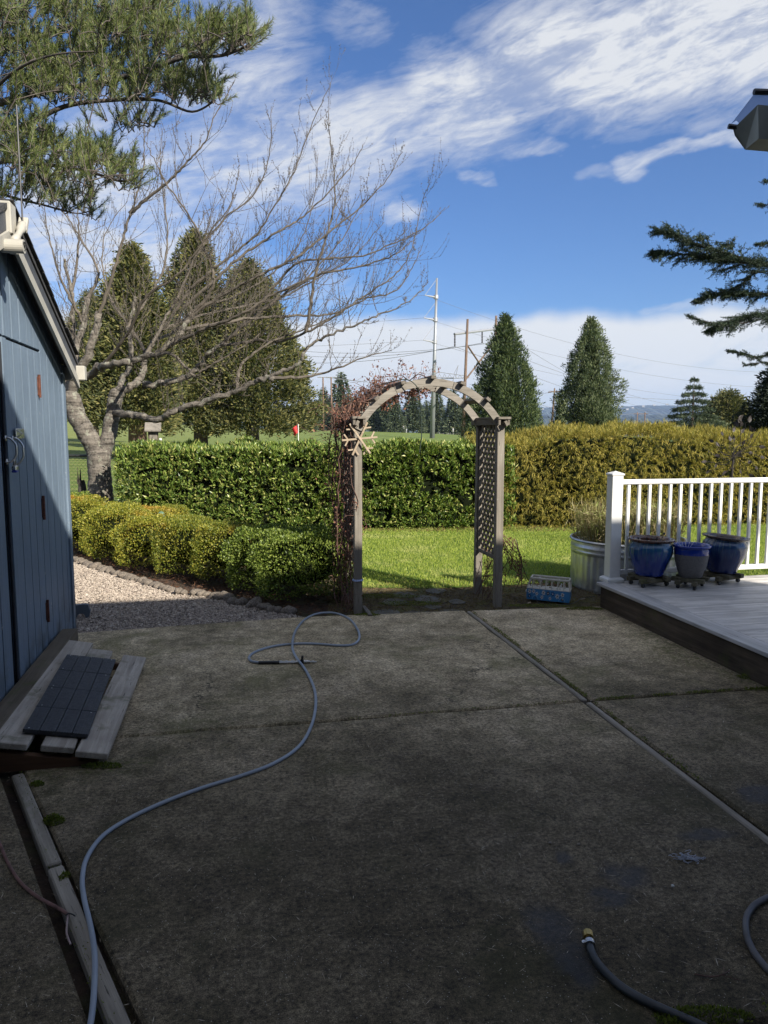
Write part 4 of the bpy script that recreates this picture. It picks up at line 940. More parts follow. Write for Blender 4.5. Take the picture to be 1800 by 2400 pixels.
def flower(x_, z_, r, petc, cenc, y=-W_/2-.0008):
    r *= 1.25; z_ *= .88
    g = G()
    for k in range(6):
        a = k*math.pi/3+.3; cx, cz = x_+math.cos(a)*r*.62, z_+math.sin(a)*r*.62
        g.poly([(cx+math.cos(t)*r*.42*math.cos(a)-math.sin(t)*r*.24*math.sin(a), y-.0004*(k % 2), cz+math.cos(t)*r*.42*math.sin(a)+math.sin(t)*r*.24*math.cos(a)) for t in np.linspace(0, 6.28, 8)[:-1]])
    fo_ = build(g, 'daisy_decal', petc, van, VM)
    g = G(); g.poly([(x_+math.cos(t)*r*.28, y-.0012, z_+math.sin(t)*r*.28) for t in np.linspace(0, 6.28, 9)[:-1]]); build(g, 'daisy_centre', cenc, fo_, VM)
F_w = simple('decal_cream', (.66, .62, .56), .5, var=.05); F_b = simple('decal_navy', (.012, .05, .16), .5); F_k = simple('decal_brown', (.08, .05, .03), .5)
for (x_, z_, r_, a_, c_) in ((-.172, .066, .014, F_w, F_k), (-.134, .069, .013, F_w, F_k), (-.103, .052, .012, F_w, F_k), (-.170, .027, .012, F_b, F_w), (-.042, .064, .015, F_w, F_k), (.000, .062, .013, F_k, F_w), (.043, .060, .015, F_b, F_w), (.086, .045, .016, F_w, F_k), (.132, .060, .014, F_w, F_k), (-.055, .026, .012, F_w, F_k), (.02, .022, .011, F_w, F_k), (.135, .022, .011, F_k, F_w)): flower(x_, z_, r_, a_, c_)
for x_ in (-.118, .128):
    g = G(); g.tube([(x_+.028*math.cos(t), -W_/2-.001, .0+.030*math.sin(t)) for t in np.linspace(.1, 3.04, 10)], .003, 5); build(g, 'wheel_arch', simple('pale_blue_enamel', (.16, .38, .58), .4), van, VM)
g = G(); g.box((-.078, -W_/2-.0006, .05), (.0016, .001, .072)); build(g, 'door_line', simple('pale_blue_line', (.16, .38, .58), .4), van, VM)
M3 = Matrix.Identity(3); g = G(); g.ball((-.205, -.05, .055), .010, 10, 6); build(g, 'headlight', M_pwhite, van, VM, smooth=True); g = G(); g.ball((-.205, .05, .055), .010, 10, 6); build(g, 'headlight', M_pwhite, van, VM, smooth=True)
# ================================================================ GARDEN ARCH
a0 = P(839, 1431); arch = thing('garden_arch', 'weathered grey timber garden arch with lattice sides over the lawn path', 'arch', tuple(a0), AS); AM = wm(arch)
AW, AD, ZP = 1.30, .57, 1.66; pw = .068
pg = G(); pg.bevbox((0, 0, ZP/2-.03), (pw, pw, ZP+.06), .004); pme = pg.mesh('post'); pme.materials.append(M_arch)
for x_, y_ in ((0, 0), (AW, 0), (0, AD), (AW, AD)): piece(pme, 'post', arch, (x_, y_, 0), (0, random.uniform(-.004, .004), 0))
ch = AW/2+.02; rise = 2.035-ZP+.03; Rr = (ch*ch+rise*rise)/(2*rise); zc = 2.035-Rr; amax = math.asin(ch/Rr)
def arcseg(t0, t1, y0, y1, r0, r1, n=7, name='arch_board'):
    g = G(); V = []
    for t in np.linspace(t0, t1, n):
        for (r, y) in ((r0, y0), (r1, y0), (r1, y1), (r0, y1)): V.append((AW/2+r*math.sin(t), y, zc+r*math.cos(t)))
    f = []
    for k in range(n-1):
        for q in range(4): f.append([4*k+q, 4*k+(q+1) % 4, 4*k+4+(q+1) % 4, 4*k+4+q])
    f += [[0, 3, 2, 1], [4*n-4, 4*n-3, 4*n-2, 4*n-1]]; g.raw(V, f); build(g, name, M_archh, arch, AM)
M_archh = wood('silvered_bent_timber', (.13, .115, .095), (.30, .275, .235), 0, 1.6, lich=.3)
for y0 in (-.028, AD-.028+.0):
    cuts = [-amax-.03, -amax*.42, amax*.25, amax*.62, amax+.03]
    for c0, c1 in zip(cuts[:-1], cuts[1:]): arcseg(c0, c1-.006, y0-.022, y0+.014, Rr-.064, Rr)
for k, t in enumerate(np.linspace(-amax*.98, amax*.98, 7)):
    r = Rr+.006
    g = G(); g.bevbox((AW/2+r*math.sin(t), AD/2-.03, zc+r*math.cos(t)), (.046, AD+.16, .028), .003, Matrix.Rotation(t, 3, 'Y')); build(g, 'crosspiece', M_archy, arch, AM)
for x_, sg in ((-.042, -1), (AW+.042, 1), (-.0+.045, 1), (AW-.045, -1)):
    g = G(); g.bevbox((x_, AD/2, ZP-.0), (.022, AD+.20, .055), .003); build(g, 'header', M_archy, arch, AM)
for x_ in (0, AW): g = G(); g.bevbox((x_, AD/2, ZP+.034), (.12, AD+.22, .022), .003); build(g, 'header_cap', M_archy, arch, AM)
lat_me = {}
for x_ in (0, AW):
    for y_ in (.046, AD-.046): g = G(); g.bevbox((x_, y_, 1.03), (.03, .022, 1.24), .002); build(g, 'lattice_frame', M_arch, arch, AM)
    g = G(); g.bevbox((x_, AD/2, .42), (.03, AD-.07, .035), .002); build(g, 'lattice_rail', M_archy, arch, AM)
    y0, y1, z0, z1 = .055, AD-.055, .44, 1.63
    for dr2 in (1, -1):
        c_ = z0-(y1-y0) if dr2 == 1 else z0
        while c_ < z1+(y1-y0 if dr2 == -1 else 0):
            # line z = c + dr*(y-y0)
            pts = []
            ya, yb = y0, y1
            za, zb = c_, c_+dr2*(y1-y0)
            t0, t1 = 0., 1.
            dz = zb-za
            for lim, s_ in ((z0, 1), (z1, -1)):
                pass
            lo, hi = sorted(((z0-za)/dz, (z1-za)/dz)); t0, t1 = max(0, lo), min(1, hi)
            if t1-t0 > .08:
                A_ = Vector((x_+.006*dr2, ya+(yb-ya)*t0, za+dz*t0)); B_ = Vector((x_+.006*dr2, ya+(yb-ya)*t1, za+dz*t1)); L2_ = (B_-A_).length
                g = G(); g.bevbox(tuple((A_+B_)/2), (.009, L2_, .033), .001, Matrix.Rotation(math.atan2(dz, yb-ya), 3, 'X')); build(g, 'lattice_slat', M_archy, arch, AM)
            c_ += .098
# snowflake of sticks
sf = thing('stick_snowflake', 'rustic star ornament made of wooden sticks nailed to the left arch post', 'ornament', tuple(AM @ Vector((.012, -.042, 1.515))), AS); SM = wm(sf)
M_stk = wood('pale_stick', (.24, .18, .12), (.46, .38, .28), 0, 3)
for k in range(3):
    a = R(5+60*k); g = G(); g.bevbox((0, -.010-.009*k, 0), (.31, .009, .017), .002, Matrix.Rotation(-a, 3, 'Y')); build(g, 'stick', M_stk, sf, SM)
for k in range(6):
    a = R(5+60*k)
    for sg in (-1, 1):
        c_ = Vector((math.cos(a)*.10, -.006-.004*sg, math.sin(a)*.10)); b_ = a+sg*R(58)
        c_ += Vector((math.cos(b_)*.028, 0, math.sin(b_)*.028)); g = G(); g.bevbox(tuple(c_), (.062, .007, .013), .001, Matrix.Rotation(-b_, 3, 'Y')); build(g, 'short_stick', M_stk, sf, SM)
g = G(); g.tube([tuple(AM @ Vector((.045*math.cos(t), .045*math.sin(t), .27+.004*t/6.28))) for t in np.linspace(0, 6.28*3, 40)], .005, 6)
o = build(g, 'rope_tie', simple('blue_white_rope', (.35, .42, .62), .7, var=.6, scale=90), None, loc=tuple(AM @ Vector((0, 0, .27)))); setp(o, 'blue and white rope wound round the foot of the left arch post', 'rope')
# vine
M_vst = simple('vine_stem', (.12, .065, .048), .85, var=.5, scale=20); M_vlf = leafmat('dead_vine_leaves', [(.07, .02, .014), (.16, .06, .035), (.30, .16, .10), (.12, .035, .03)], .8, .15)
vine = thing('climbing_vine', 'leafless brown climbing vine tangled over the left side of the arch', 'vine', tuple(AM @ Vector((-.06, .3, 0))), AS)
g = G(); tips = []
for k in range(28):
    x_ = random.gauss(-.065, .045); y_ = random.uniform(.02, AD+.05); pts = []; zt_ = random.choice([random.uniform(.5, 1.6), 1.75, 1.8, 1.85])
    z_ = -.02
    while z_ < zt_:
        pts.append(AM @ Vector((x_, y_, z_))); x_ += random.gauss(0, .018); x_ = max(-.17, min(.0, x_)); y_ += random.gauss(0, .03); y_ = max(-.04, min(AD+.06, y_)); z_ += random.uniform(.05, .11)
    if zt_ >= 1.7:                                   # runs on along the arch
        t = -amax*1.02; te = random.uniform(-amax*.75, -amax*.05) if random.random() < .9 else amax*.12
        while t < te:
            r = Rr+abs(random.gauss(.035, .04)); pts.append(AM @ Vector((AW/2+r*math.sin(t), y_, zc+r*math.cos(t)))); t += random.uniform(.05, .1); y_ += random.gauss(0, .05); y_ = max(-.05, min(AD+.08, y_))
    if len(pts) > 2: g.tube(spline(pts, 2), random.uniform(.0025, .0065), 5, False); tips += pts[3:]
for k in range(330):
    p = random.choice(tips); dd = Vector((random.gauss(-.35, 1), random.gauss(-.2, 1), random.gauss(.25, .8))).normalized(); l_ = random.uniform(.05, .19)
    zloc = p.z
    q = p+dd*l_*.5+Vector((0, 0, random.uniform(-.01, .03))); r_ = p+dd*l_+Vector((random.gauss(0, .02), 0, random.gauss(0, .03)))
    g.tube([p, q, r_], [.0022, .0018, .001], 4, False); tips.append(r_)
for k in range(46):                                   # thin shoots standing up from the top left
    t = random.uniform(-amax, amax*.15); p = AM @ Vector((AW/2+Rr*math.sin(t), random.uniform(0, AD), zc+Rr*math.cos(t)))
    dd = Vector((random.gauss(.1, .25), random.gauss(0, .2), 1)).normalized(); l_ = random.uniform(.08, .24)*(1 if t < -.2 else .7)
    pts = spline([p, p+dd*l_*.5+Vector((random.gauss(0, .02), 0, 0)), p+dd*l_+Vector((random.gauss(.02, .04), 0, 0))], 3); g.tube(pts, [.002]*3+[.0012]*4, 4, False); tips += pts[-2:]
build(g, 'stem', M_vst, vine)
tp = np.array([tuple(p) for p in tips]); zz = (np.array(AM.inverted())[:3, :3] @ tp.T).T
k = 2900; ii = rng.integers(0, len(tp), k); pp = tp[ii]+rng.normal(size=(k, 3))*.025
# more leaves high up on the shoulder
loc = (pp-np.array(tuple(a0))) @ np.array(AM.to_3x3()); keep = (loc[:, 2] > 1.45) | (rng.uniform(0, 1, k) < .45); pp = pp[keep]; k = len(pp)
th_ = rng.uniform(-amax*.62, amax*.06, 700); rr_ = Rr-.075-np.abs(rng.normal(0, .035, 700)); Lc = np.stack([AW/2+rr_*np.sin(th_), rng.uniform(.0, AD, 700), zc+rr_*np.cos(th_)], 1); Lw = Lc @ np.array(AM.to_3x3()).T + np.array(tuple(a0)); pp = np.concatenate([pp, Lw]); k = len(pp)
g = G(); g.leaves(pp, unit(k)-[0, 0, .4], unit(k), rng.uniform(.012, .035, k), rng.uniform(.008, .022, k), .3); build(g, 'dried_leaf_cluster', M_vlf, vine, kind='stuff')
v2 = thing('climbing_vine', 'small dry vine hanging on the outside foot of the right arch post', 'vine', tuple(AM @ Vector((AW+.05, 0, 0))), AS)
g = G(); t2 = []
for k in range(16):
    p = AM @ Vector((AW+random.uniform(-.12, .04), random.uniform(.05, .5), -.02)); q = AM @ Vector((AW+random.uniform(-.05, .15), random.uniform(0, .4), random.uniform(.25, .62))); m_ = (p+q)/2+Vector((random.gauss(0, .05), 0, random.gauss(0, .04)))
    s_ = spline([p, m_, q], 5); g.tube(s_, .0025, 4, False); t2 += s_[5:]
for k in range(6):
    p = AM @ Vector((AW+.06, random.uniform(0, .1), .60-.04*k)); s_ = spline([AM @ Vector((AW+.02, 0, .66)), p+Vector((.05, 0, -.02)), p+Vector((.16, 0, -.16)), p+Vector((.14+random.gauss(0, .03), 0, -.30))], 5); g.tube(s_, .003, 4, False)
    t2 += s_[4:12]*3
for (px0, py0, px1, py1) in ((1205, 1262, 1165, 1350), (1205, 1262, 1222, 1355), (1200, 1265, 1190, 1345)):
    A_ = D(px0, py0, 6.9); B_ = D(px1, py1, 6.9); g.tube(spline([A_, (A_+B_)/2+Vector((.03, 0, -.02)), B_], 5), .0035, 4, False)
build(g, 'stem', M_vst, v2)
tp = np.array([tuple(p) for p in t2]); k = 420; pp = tp[rng.integers(0, len(tp), k)]+rng.normal(size=(k, 3))*.016; g = G(); g.leaves(pp, unit(k)-[0, 0, .5], unit(k), rng.uniform(.012, .035, k), rng.uniform(.008, .018, k), .3); build(g, 'dried_leaf_cluster', M_vlf, v2, kind='stuff')
M_gtube = simple('dark_green_tube', (.02, .035, .025), .5)
def Tube(name, pts, r, mat, lab, cat, n=10, k=8, group=None, smooth=True):
    g = G(); s_ = spline(pts, k); g.tube(s_, r, n); c_ = s_[len(s_)//2]; o = build(g, name, mat, None, loc=(c_.x, c_.y, c_.z), smooth=smooth); return setp(o, lab, cat, group)
ya = 6.44
Tube('drip_line', [D(880, 905, 6.62), D(925, 893, ya+.02), D(955, 890, ya), D(976, 905, ya), D(983, 930, ya+.1), D(987, 980, ya+.15), D(988, 1020, ya+.15), D(983, 1062, ya+.15)], .0045, M_gtube, 'dark thin tube looped over the crown of the arch and hanging down', 'tube', 6)
Tube('cable', [D(1210, 1265, 6.95), D(1226, 1330, 6.97), D(1250, 1385, 6.98), P(1262, 1412, .008), P(1290, 1418, .008), P(1340, 1415, .008), P(1365, 1402, .008), P(1395, 1398, .008)], .0035, M_blk, 'thin black cable sagging from the vine past the camper planter', 'cable', 6)

# ================================================================ HOSES AND CORDS
M_hose = simple('grey_hose', (.27, .31, .36), .45, var=.08, scale=6); M_bhose = simple('black_hose', (.022, .026, .028), .4, var=.2); M_ghose = simple('grey_brown_hose', (.085, .08, .08), .5, var=.3)
def hz_(px_, py_, z=.009): return P(px_, py_, z)
hp = [(196, 2470), (212, 2400), (220, 2330), (222, 2240), (212, 2170), (198, 2110), (193, 2060), (204, 2010), (240, 1960), (300, 1920), (380, 1882), (470, 1848), (560, 1820), (640, 1790), (700, 1750), (730, 1700), (740, 1650), (735, 1610), (716, 1570), (694, 1540), (685, 1515), (692, 1480), (714, 1452), (745, 1438), (785, 1437), (818, 1450), (838, 1475), (842, 1496), (828, 1510), (795, 1513), (740, 1509), (690, 1509), (640, 1515), (600, 1527), (584, 1540), (590, 1550), (612, 1553)]
hpts = [hz_(a, b, .009+(.016 if k in (19, 20) else 0)) for k, (a, b) in enumerate(hp)]
hose = thing('garden_hose', 'grey garden hose curving across the patio with a shut off valve at its looped end', 'hose', tuple(hz_(700, 1550, 0))); HM = Matrix.Identity(4)
g = G(); g.tube(spline(hpts, 8), .0088, 14); build(g, 'hose_line', M_hose, hose, smooth=True)
e0, e1 = P(606, 1553, .012), P(742, 1551, .012); dv = (e1-e0)
def along(t): return e0+dv*t
g = G(); g.tube([along(0), along(.36)], .0115, 12); build(g, 'black_sleeve', M_blk, hose, smooth=False)
g = G(); g.tube([along(.36), along(.40), along(.401), along(.46), along(.461), along(.50), along(.501), along(.56), along(.561), along(.62), along(.621), along(.66)], [.012, .012, .009, .009, .0125, .0125, .008, .008, .0125, .0125, .009, .009], 6); build(g, 'coupling', M_metal, hose)
g = G(); g.tube([along(.64), along(.68), along(.70), along(.82), along(.84), along(.88)], [.010, .013, .0125, .0125, .013, .009], 10); vb2 = build(g, 'valve_body', M_metal, hose)
g = G(); g.tube([along(.88), along(.90), along(.92), along(.95), along(.96), along(1.0)], [.008, .006, .0085, .0085, .006, .0055], 8); build(g, 'nozzle_tip', M_metal, hose)
c_ = along(.75)+Vector((0, -.014, .012)); g = G(); g.bevbox(tuple(c_), (.016, .012, .075), .004, Matrix.Rotation(.15, 3, 'Y')); g.tube([c_+Vector((0, -.008, 0)), c_+Vector((0, .01, 0))], .013, 12); g.bevbox(tuple(along(.75)+Vector((0, 0, -.004))), (.034, .024, .012), .004); build(g, 'valve_lever', M_blk, hose)
cord = thing('extension_cord', 'reddish brown old cord lying across the timber strip at the left', 'cord', tuple(P(87, 2101, 0)))
M_cord = simple('red_brown_cord', (.16, .08, .065), .6, var=.45, scale=22); M_cord2 = simple('pale_pink_cord', (.30, .22, .20), .6, var=.3, scale=30)
g = G(); g.tube(spline([P(-60, 1890, .006), P(-20, 1945, .006), P(0, 1979, .006), (P(16, 2017, .006)), P(46, 2066, .006), P(87, 2101, .006), P(130, 2125, .008), P(146, 2134, .019), P(160, 2144, .019)], 7), .0058, 10); build(g, 'thick_cord', M_cord, cord, smooth=True)
g = G(); g.tube(spline([P(159, 2142, .019), P(157, 2166, .017), P(156, 2185, .014), P(160, 2200, .008), P(166, 2214, .0)], 6), .0032, 8); build(g, 'thin_cord', M_cord2, cord, smooth=True)
g = G(); g.tube(spline([P(154, 2146, .022), P(160, 2141, .027), P(168, 2142, .024), P(176, 2147, .014)], 5), .0022, 6); build(g, 'wire_tie', M_blk, cord, smooth=True)
bh = thing('garden_hose', 'black hose with a brass end fitting at the lower right of the patio', 'hose', tuple(P(1440, 2300, 0)))
b_ = [P(1382, 2208, .014), P(1386, 2230, .014), P(1400, 2256, .013), P(1425, 2285, .013), P(1462, 2317, .013), P(1520, 2350, .013), P(1590, 2381, .013), P(1650, 2408, .013), P(1760, 2470, .013)]
g = G(); g.tube(spline(b_, 8), .0125, 16); build(g, 'hose_line', M_bhose, bh, smooth=True)
f0, f1 = P(1384, 2222, .015), P(1377, 2185, .015); dv = f1-f0
g = G(); g.tube([f0+dv*t for t in (.55, .60, .601, .95, .951, 1.0)], [.012, .012, .0165, .0165, .015, .013], 10); build(g, 'brass_coupling', M_brass, bh)
g = G(); g.tube([f0+dv*t for t in (.15, .38)], .0165, 16); g.bevbox(tuple(f0+dv*.27+Vector((-.018, 0, .004))), (.012, .014, .012), .003); build(g, 'hose_clamp', M_metal, bh)
g = G(); g.tube([f0+dv*t for t in (.38, .58)], .0105, 10); build(g, 'fitting_neck', M_blk, bh)
Tube('garden_hose', [P(1900, 2085, .011), P(1840, 2093, .011), P(1800, 2104, .011), P(1768, 2122, .011), P(1750, 2150, .011), P(1749, 2185, .011), P(1760, 2218, .011), P(1782, 2252, .011), P(1815, 2285, .011), P(1880, 2320, .011)], .0105, M_ghose, 'scuffed grey brown hose loop at the right edge of the patio', 'hose', 14)
# little finds on the concrete
M_fib = simple('white_fibre', (.42, .45, .52), .8, var=.3, scale=60)
c_ = P(1617, 2012, .008); g = G()
for k in range(34):
    p = c_+Vector((random.gauss(0, .018), random.gauss(0, .009), random.uniform(-.004, .008))); pts = [p]
    for q in range(4): p = p+Vector((random.gauss(0, .012), random.gauss(0, .007), random.gauss(0, .004))); p.z = max(.003, p.z); pts.append(p)
    g.tube(spline(pts, 3), .0011, 4, False)
o = build(g, 'fibre_tangle', M_fib, None, loc=tuple(c_)); setp(o, 'small frayed tangle of pale fibres lying on the dark concrete', 'debris')
M_peb = simple('pebble', (.20, .17, .13), .7, var=.3)
for (px_, py_, r_, lb, mt) in ((1289, 1976, .007, 'brown pebble just left of the other near the small wet patch', M_peb), (1356, 1979, .007, 'brown pebble just right of the small wet patch', M_peb), (1577, 2076, .006, 'pale crumb of stone below the fibre tangle', M_pwhite), (1688, 2386, .009, 'pale pebble at the mossy slab edge in the lower right', M_peb), (1734, 2393, .010, 'second pale pebble further right along the mossy slab edge', M_peb)):
    p = P(px_, py_, .004); g = G(); g.ball(tuple(p), r_, 10, 7, (1, .8, .7), .2); o = build(g, 'pebble', mt, None, loc=tuple(p), smooth=True); setp(o, lb, 'pebble', 'small pebbles lying on the patio')
g = G(); s_ = spline([P(1628, 2283, .004), P(1668, 2289, .007), P(1692, 2284, .009), P(1709, 2274, .004)], 6); g.tube(s_, [.0022]*10+[.0014]*(len(s_)-10), 5); g.tube([P(1690, 2284, .008), P(1735, 2298, .003)], .0013, 4); g.tube([P(1697, 2280, .008), P(1696, 2268, .004)], .001, 4)
o = build(g, 'twig', M_vst, None, loc=tuple(P(1668, 2286, .004))); setp(o, 'small forked dry twig lying on the concrete in the lower right', 'twig')
g = G(); A_ = P(852, 1421, .01); B_ = P(868, 1442, .01); dd = B_-A_; g.bevbox(tuple((A_+B_)/2), (dd.length, .035, .018), .003, Matrix.Rotation(math.atan2(dd.y, dd.x), 3, 'Z')); o = build(g, 'wood_offcut', M_archy, None, loc=tuple(A_)); setp(o, 'short wood offcut lying at the foot of the left arch post', 'wood scrap')
for k, (px_, py_, l_, a_, mt) in enumerate(((1240, 1413, .06, .9, M_stk), (1366, 1404, .06, .7, M_stk))):
    p = P(px_, py_, .01); g = G(); g.bevbox(tuple(p), (l_, .012, .01), .002, Matrix.Rotation(a_, 3, 'Z')); o = build(g, 'wood_splinter', mt, None, loc=tuple(p)); setp(o, ('pale wood splinter on the ground in front of the camper planter', 'pale wood splinter on the ground between camper planter and tank')[k], 'wood scrap')

# ================================================================ FOLIAGE
def chunk(N_, f): return f
M_laur = leafmat('laurel_leaves', [(.035, .065, .016), (.08, .135, .028), (.15, .22, .042), (.25, .32, .07), (.40, .38, .13)], .36, .2, .4)
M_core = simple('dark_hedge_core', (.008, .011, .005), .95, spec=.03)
def hedge(name, lab, cat, xs_, yf, depth, ztop_, mat, n, leaf, group=None, big=0, droop=0):
    """xs_: (x0, x1); yf(x): front face; ztop_(x)"""
    t = thing(name, lab, cat, ((xs_[0]+xs_[1])/2, yf((xs_[0]+xs_[1])/2)+depth/2, 0), group=group)
    # twiggy inner mass
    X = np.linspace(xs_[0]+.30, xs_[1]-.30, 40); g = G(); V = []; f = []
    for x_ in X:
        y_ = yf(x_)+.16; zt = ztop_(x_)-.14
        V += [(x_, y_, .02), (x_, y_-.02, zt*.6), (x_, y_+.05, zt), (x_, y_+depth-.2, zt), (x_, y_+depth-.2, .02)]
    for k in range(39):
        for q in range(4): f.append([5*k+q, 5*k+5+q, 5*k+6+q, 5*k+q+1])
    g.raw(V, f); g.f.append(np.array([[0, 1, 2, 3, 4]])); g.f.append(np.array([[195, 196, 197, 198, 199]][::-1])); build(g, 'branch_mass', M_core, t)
    def shell(n_):
        x_ = rng.uniform(xs_[0], xs_[1], n_); zt = np.array([ztop_(a) for a in x_]); y0 = np.array([yf(a) for a in x_])
        per = zt+depth; s_ = rng.uniform(0, 1, n_)*per
        front = s_ < zt; z_ = np.where(front, s_, zt); y_ = np.where(front, y0, y0+(s_-zt))
        rnd = .16; # rounded shoulder
        sh = front & (z_ > zt-rnd); a = (z_-(zt-rnd))/rnd
        y_ = np.where(sh, y0+rnd*.5*a**2, y_)
        nx = np.zeros((n_, 3)); nx[:, 1] = np.where(front, -1, 0); nx[:, 2] = np.where(front, np.where(sh, a, .15), 1)
        bmp_ = np.array([mn.noise(Vector((a_*1.7, b_*1.7, c_*1.7)))*.13+mn.noise(Vector((a_*5, b_*5, c_*5+7)))*.07 for a_, b_, c_ in zip(x_, y_, z_)])
        dep = -abs(rng.normal(0, .055, n_))+.0
        p = np.stack([x_, y_, z_], 1)+nx*(bmp_+dep)[:, None]
        # end caps
        e_ = rng.uniform(0, 1, n_) < .06
        p[:, 0] = np.where(e_, np.where(rng.uniform(0, 1, n_) < .5, xs_[0], xs_[1])+rng.normal(0, .04, n_), p[:, 0]); p[:, 1] = np.where(e_, y0+rng.uniform(0, depth, n_), p[:, 1]); p[:, 2] = np.where(e_, rng.uniform(0.05, 1, n_)*zt, p[:, 2])
        return p, nx
    p, nx = shell(n)
    if big: gp_ = np.array([mn.noise(Vector((a*1.9+3, c*2.6, 5)))+.5*mn.noise(Vector((a*5.1+3, c*6, 1))) for a, b_, c in p]); kq = (gp_ < .36) | (p[:, 2] > 1.1) | (rng.uniform(0, 1, len(p)) < .12); p, nx = p[kq], nx[kq]
    g = G(); leaf(g, p, nx)
    build(g, 'foliage', mat, t)
    if big:
        lg = G(); lg.leaves(np.zeros((1, 3)), np.array([[1., 0, .0]]), np.array([[0, 1., 0]]), .12, .04, .12, True); lm = lg.mesh('leaf'); lm.materials.append(mat)
        p, nx = shell(big*3); c0 = Vector(t.location); m_ = 0
        for q in range(len(p)):
            if m_ >= big: break
            if nx[q][1] > -.5: continue
            u_ = random.random(); dd = Vector((random.gauss(0, .8), -.7+random.gauss(0, .3), .55+random.gauss(0, .4))); qv = dd.to_track_quat('X', 'Z').to_euler()
            w_ = Vector(p[q])+Vector((0, -.035, 0)); piece(lm, 'leaf', t, tuple(w_-c0), tuple(qv), (random.uniform(.6, .95),)*3); m_ += 1
    return t
def laurel_leaf(g, p, nx):
    k = len(p); # whorls of leaves: 5 per shoot
    m = k//5; P0 = np.repeat(p[:m], 5, 0); N0 = np.repeat(nx[:m], 5, 0)
    ax = N0*.9+np.repeat(unit(m), 5, 0)*.55+[0, 0, .55]; d = ax+unit(m*5)*.75
    g.leaves(P0+unit(m*5)*.015, d, unit(m*5), rng.uniform(.05, .105, m*5), rng.uniform(.018, .034, m*5), .12, True)
yl = lambda x_: 11.98+.07*x_
hl = lambda x_: 1.30+.035*math.sin(x_*2.1)+.02*math.sin(x_*5.3+1)
hedge('laurel_hedge', 'clipped glossy green laurel hedge across the back of the lawn', 'hedge', (-4.22, 2.05), yl, 1.05, hl, M_laur, 50000, laurel_leaf, big=290)
M_cyp = leafmat('gold_cypress_strands', [(.10, .10, .02), (.20, .18, .035), (.34, .28, .055), (.50, .39, .09), (.16, .19, .04)], .7, .3)
def cyp_leaf(g, p, nx):
    m = len(p)//9; nx = np.repeat(nx[:m], 9, 0); p = np.repeat(p[:m], 9, 0); k = len(p); sp_ = np.repeat(unit(m), 9, 0); hang = np.repeat(rng.uniform(.15, .8, m), 9)
    d = nx*.55+sp_*.45+unit(k)*.28; d[:, 2] -= np.where(nx[:, 2] > .8, -.3, hang)
    g.leaves(p+nx*.02+sp_*rng.uniform(0, .07, (k, 1))+unit(k)*.012, d, unit(k), rng.uniform(.04, .12, k), rng.uniform(.005, .010, k), .3)
yy = lambda x_: 12.15+.075*(x_-1.9)+.10*math.sin(x_*1.3)+.06*math.sin(x_*3.1)
hy = lambda x_: 1.36+.17*min(1, max(0, (x_-1.5)/1.4))+.04*math.sin(x_*1.9)+.03*math.sin(x_*4.7)-.035*max(0, x_-5)
hedge('cypress_hedge', 'shaggy golden threadleaf cypress hedge behind the white railing', 'hedge', (1.55, 10.5), yy, 1.5, hy, M_cyp, 130000, cyp_leaf)
# shrubs
def shrub(name, lab, c_, r, mat, n, leafL, group=None, sq=4.0):
    t = thing(name, lab, 'shrub', (c_[0], c_[1], 0), group=group); z0 = r[2]*.98
    g = G(); g.ball((c_[0], c_[1], z0), 1, 20, 12, (r[0]*.66, r[1]*.66, r[2]*.66), .1)
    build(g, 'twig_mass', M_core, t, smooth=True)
    nv = unit(n); nv[:, 2] = np.where(nv[:, 2] < -.75, -nv[:, 2], nv[:, 2])
    k_ = (np.abs(nv)**sq).sum(1)**(-1/sq); dirn = nv*k_[:, None]                     # slightly boxy clipped form
    o_ = random.random()*20
    bm_ = np.array([mn.noise(Vector((a*1.8+o_, b*1.8, c*1.8)))*.16+mn.noise(Vector((a*5+o_, b*5, c*5)))*.10 for a, b, c in dirn])
    rad = 1-abs(rng.normal(0, .09, n))+bm_; p = dirn*rad[:, None]*np.array(r)+np.array([c_[0], c_[1], z0]); ok = p[:, 2] > .03; p = p[ok]; nn_ = nv[ok]; k = len(p)
    d = nn_*.7+unit(k)*.8+[0, 0, .45]; g = G(); g.leaves(p, d, unit(k), rng.uniform(.9, 1.5, k)*leafL, rng.uniform(.6, .85, k)*leafL, .1); build(g, 'foliage', mat, t)
    return t
M_box = leafmat('boxwood_leaves', [(.05, .085, .015), (.105, .15, .025), (.18, .24, .04), (.28, .33, .075)], .45, .28)
M_yel = leafmat('yellow_shrub_leaves', [(.08, .11, .014), (.17, .19, .022), (.29, .28, .032), (.40, .35, .06)], .5, .3, patch=((.34, .17, .02), (.42, .27, .04)), pscale=1.2)
M_yg = leafmat('yellow_green_leaves', [(.07, .10, .014), (.13, .16, .02), (.22, .23, .03), (.30, .27, .04)], .5, .3, patch=((.28, .18, .025), (.34, .26, .04)), pscale=1.2)
def px2(px_, Y): return (px_-900)/F*Y
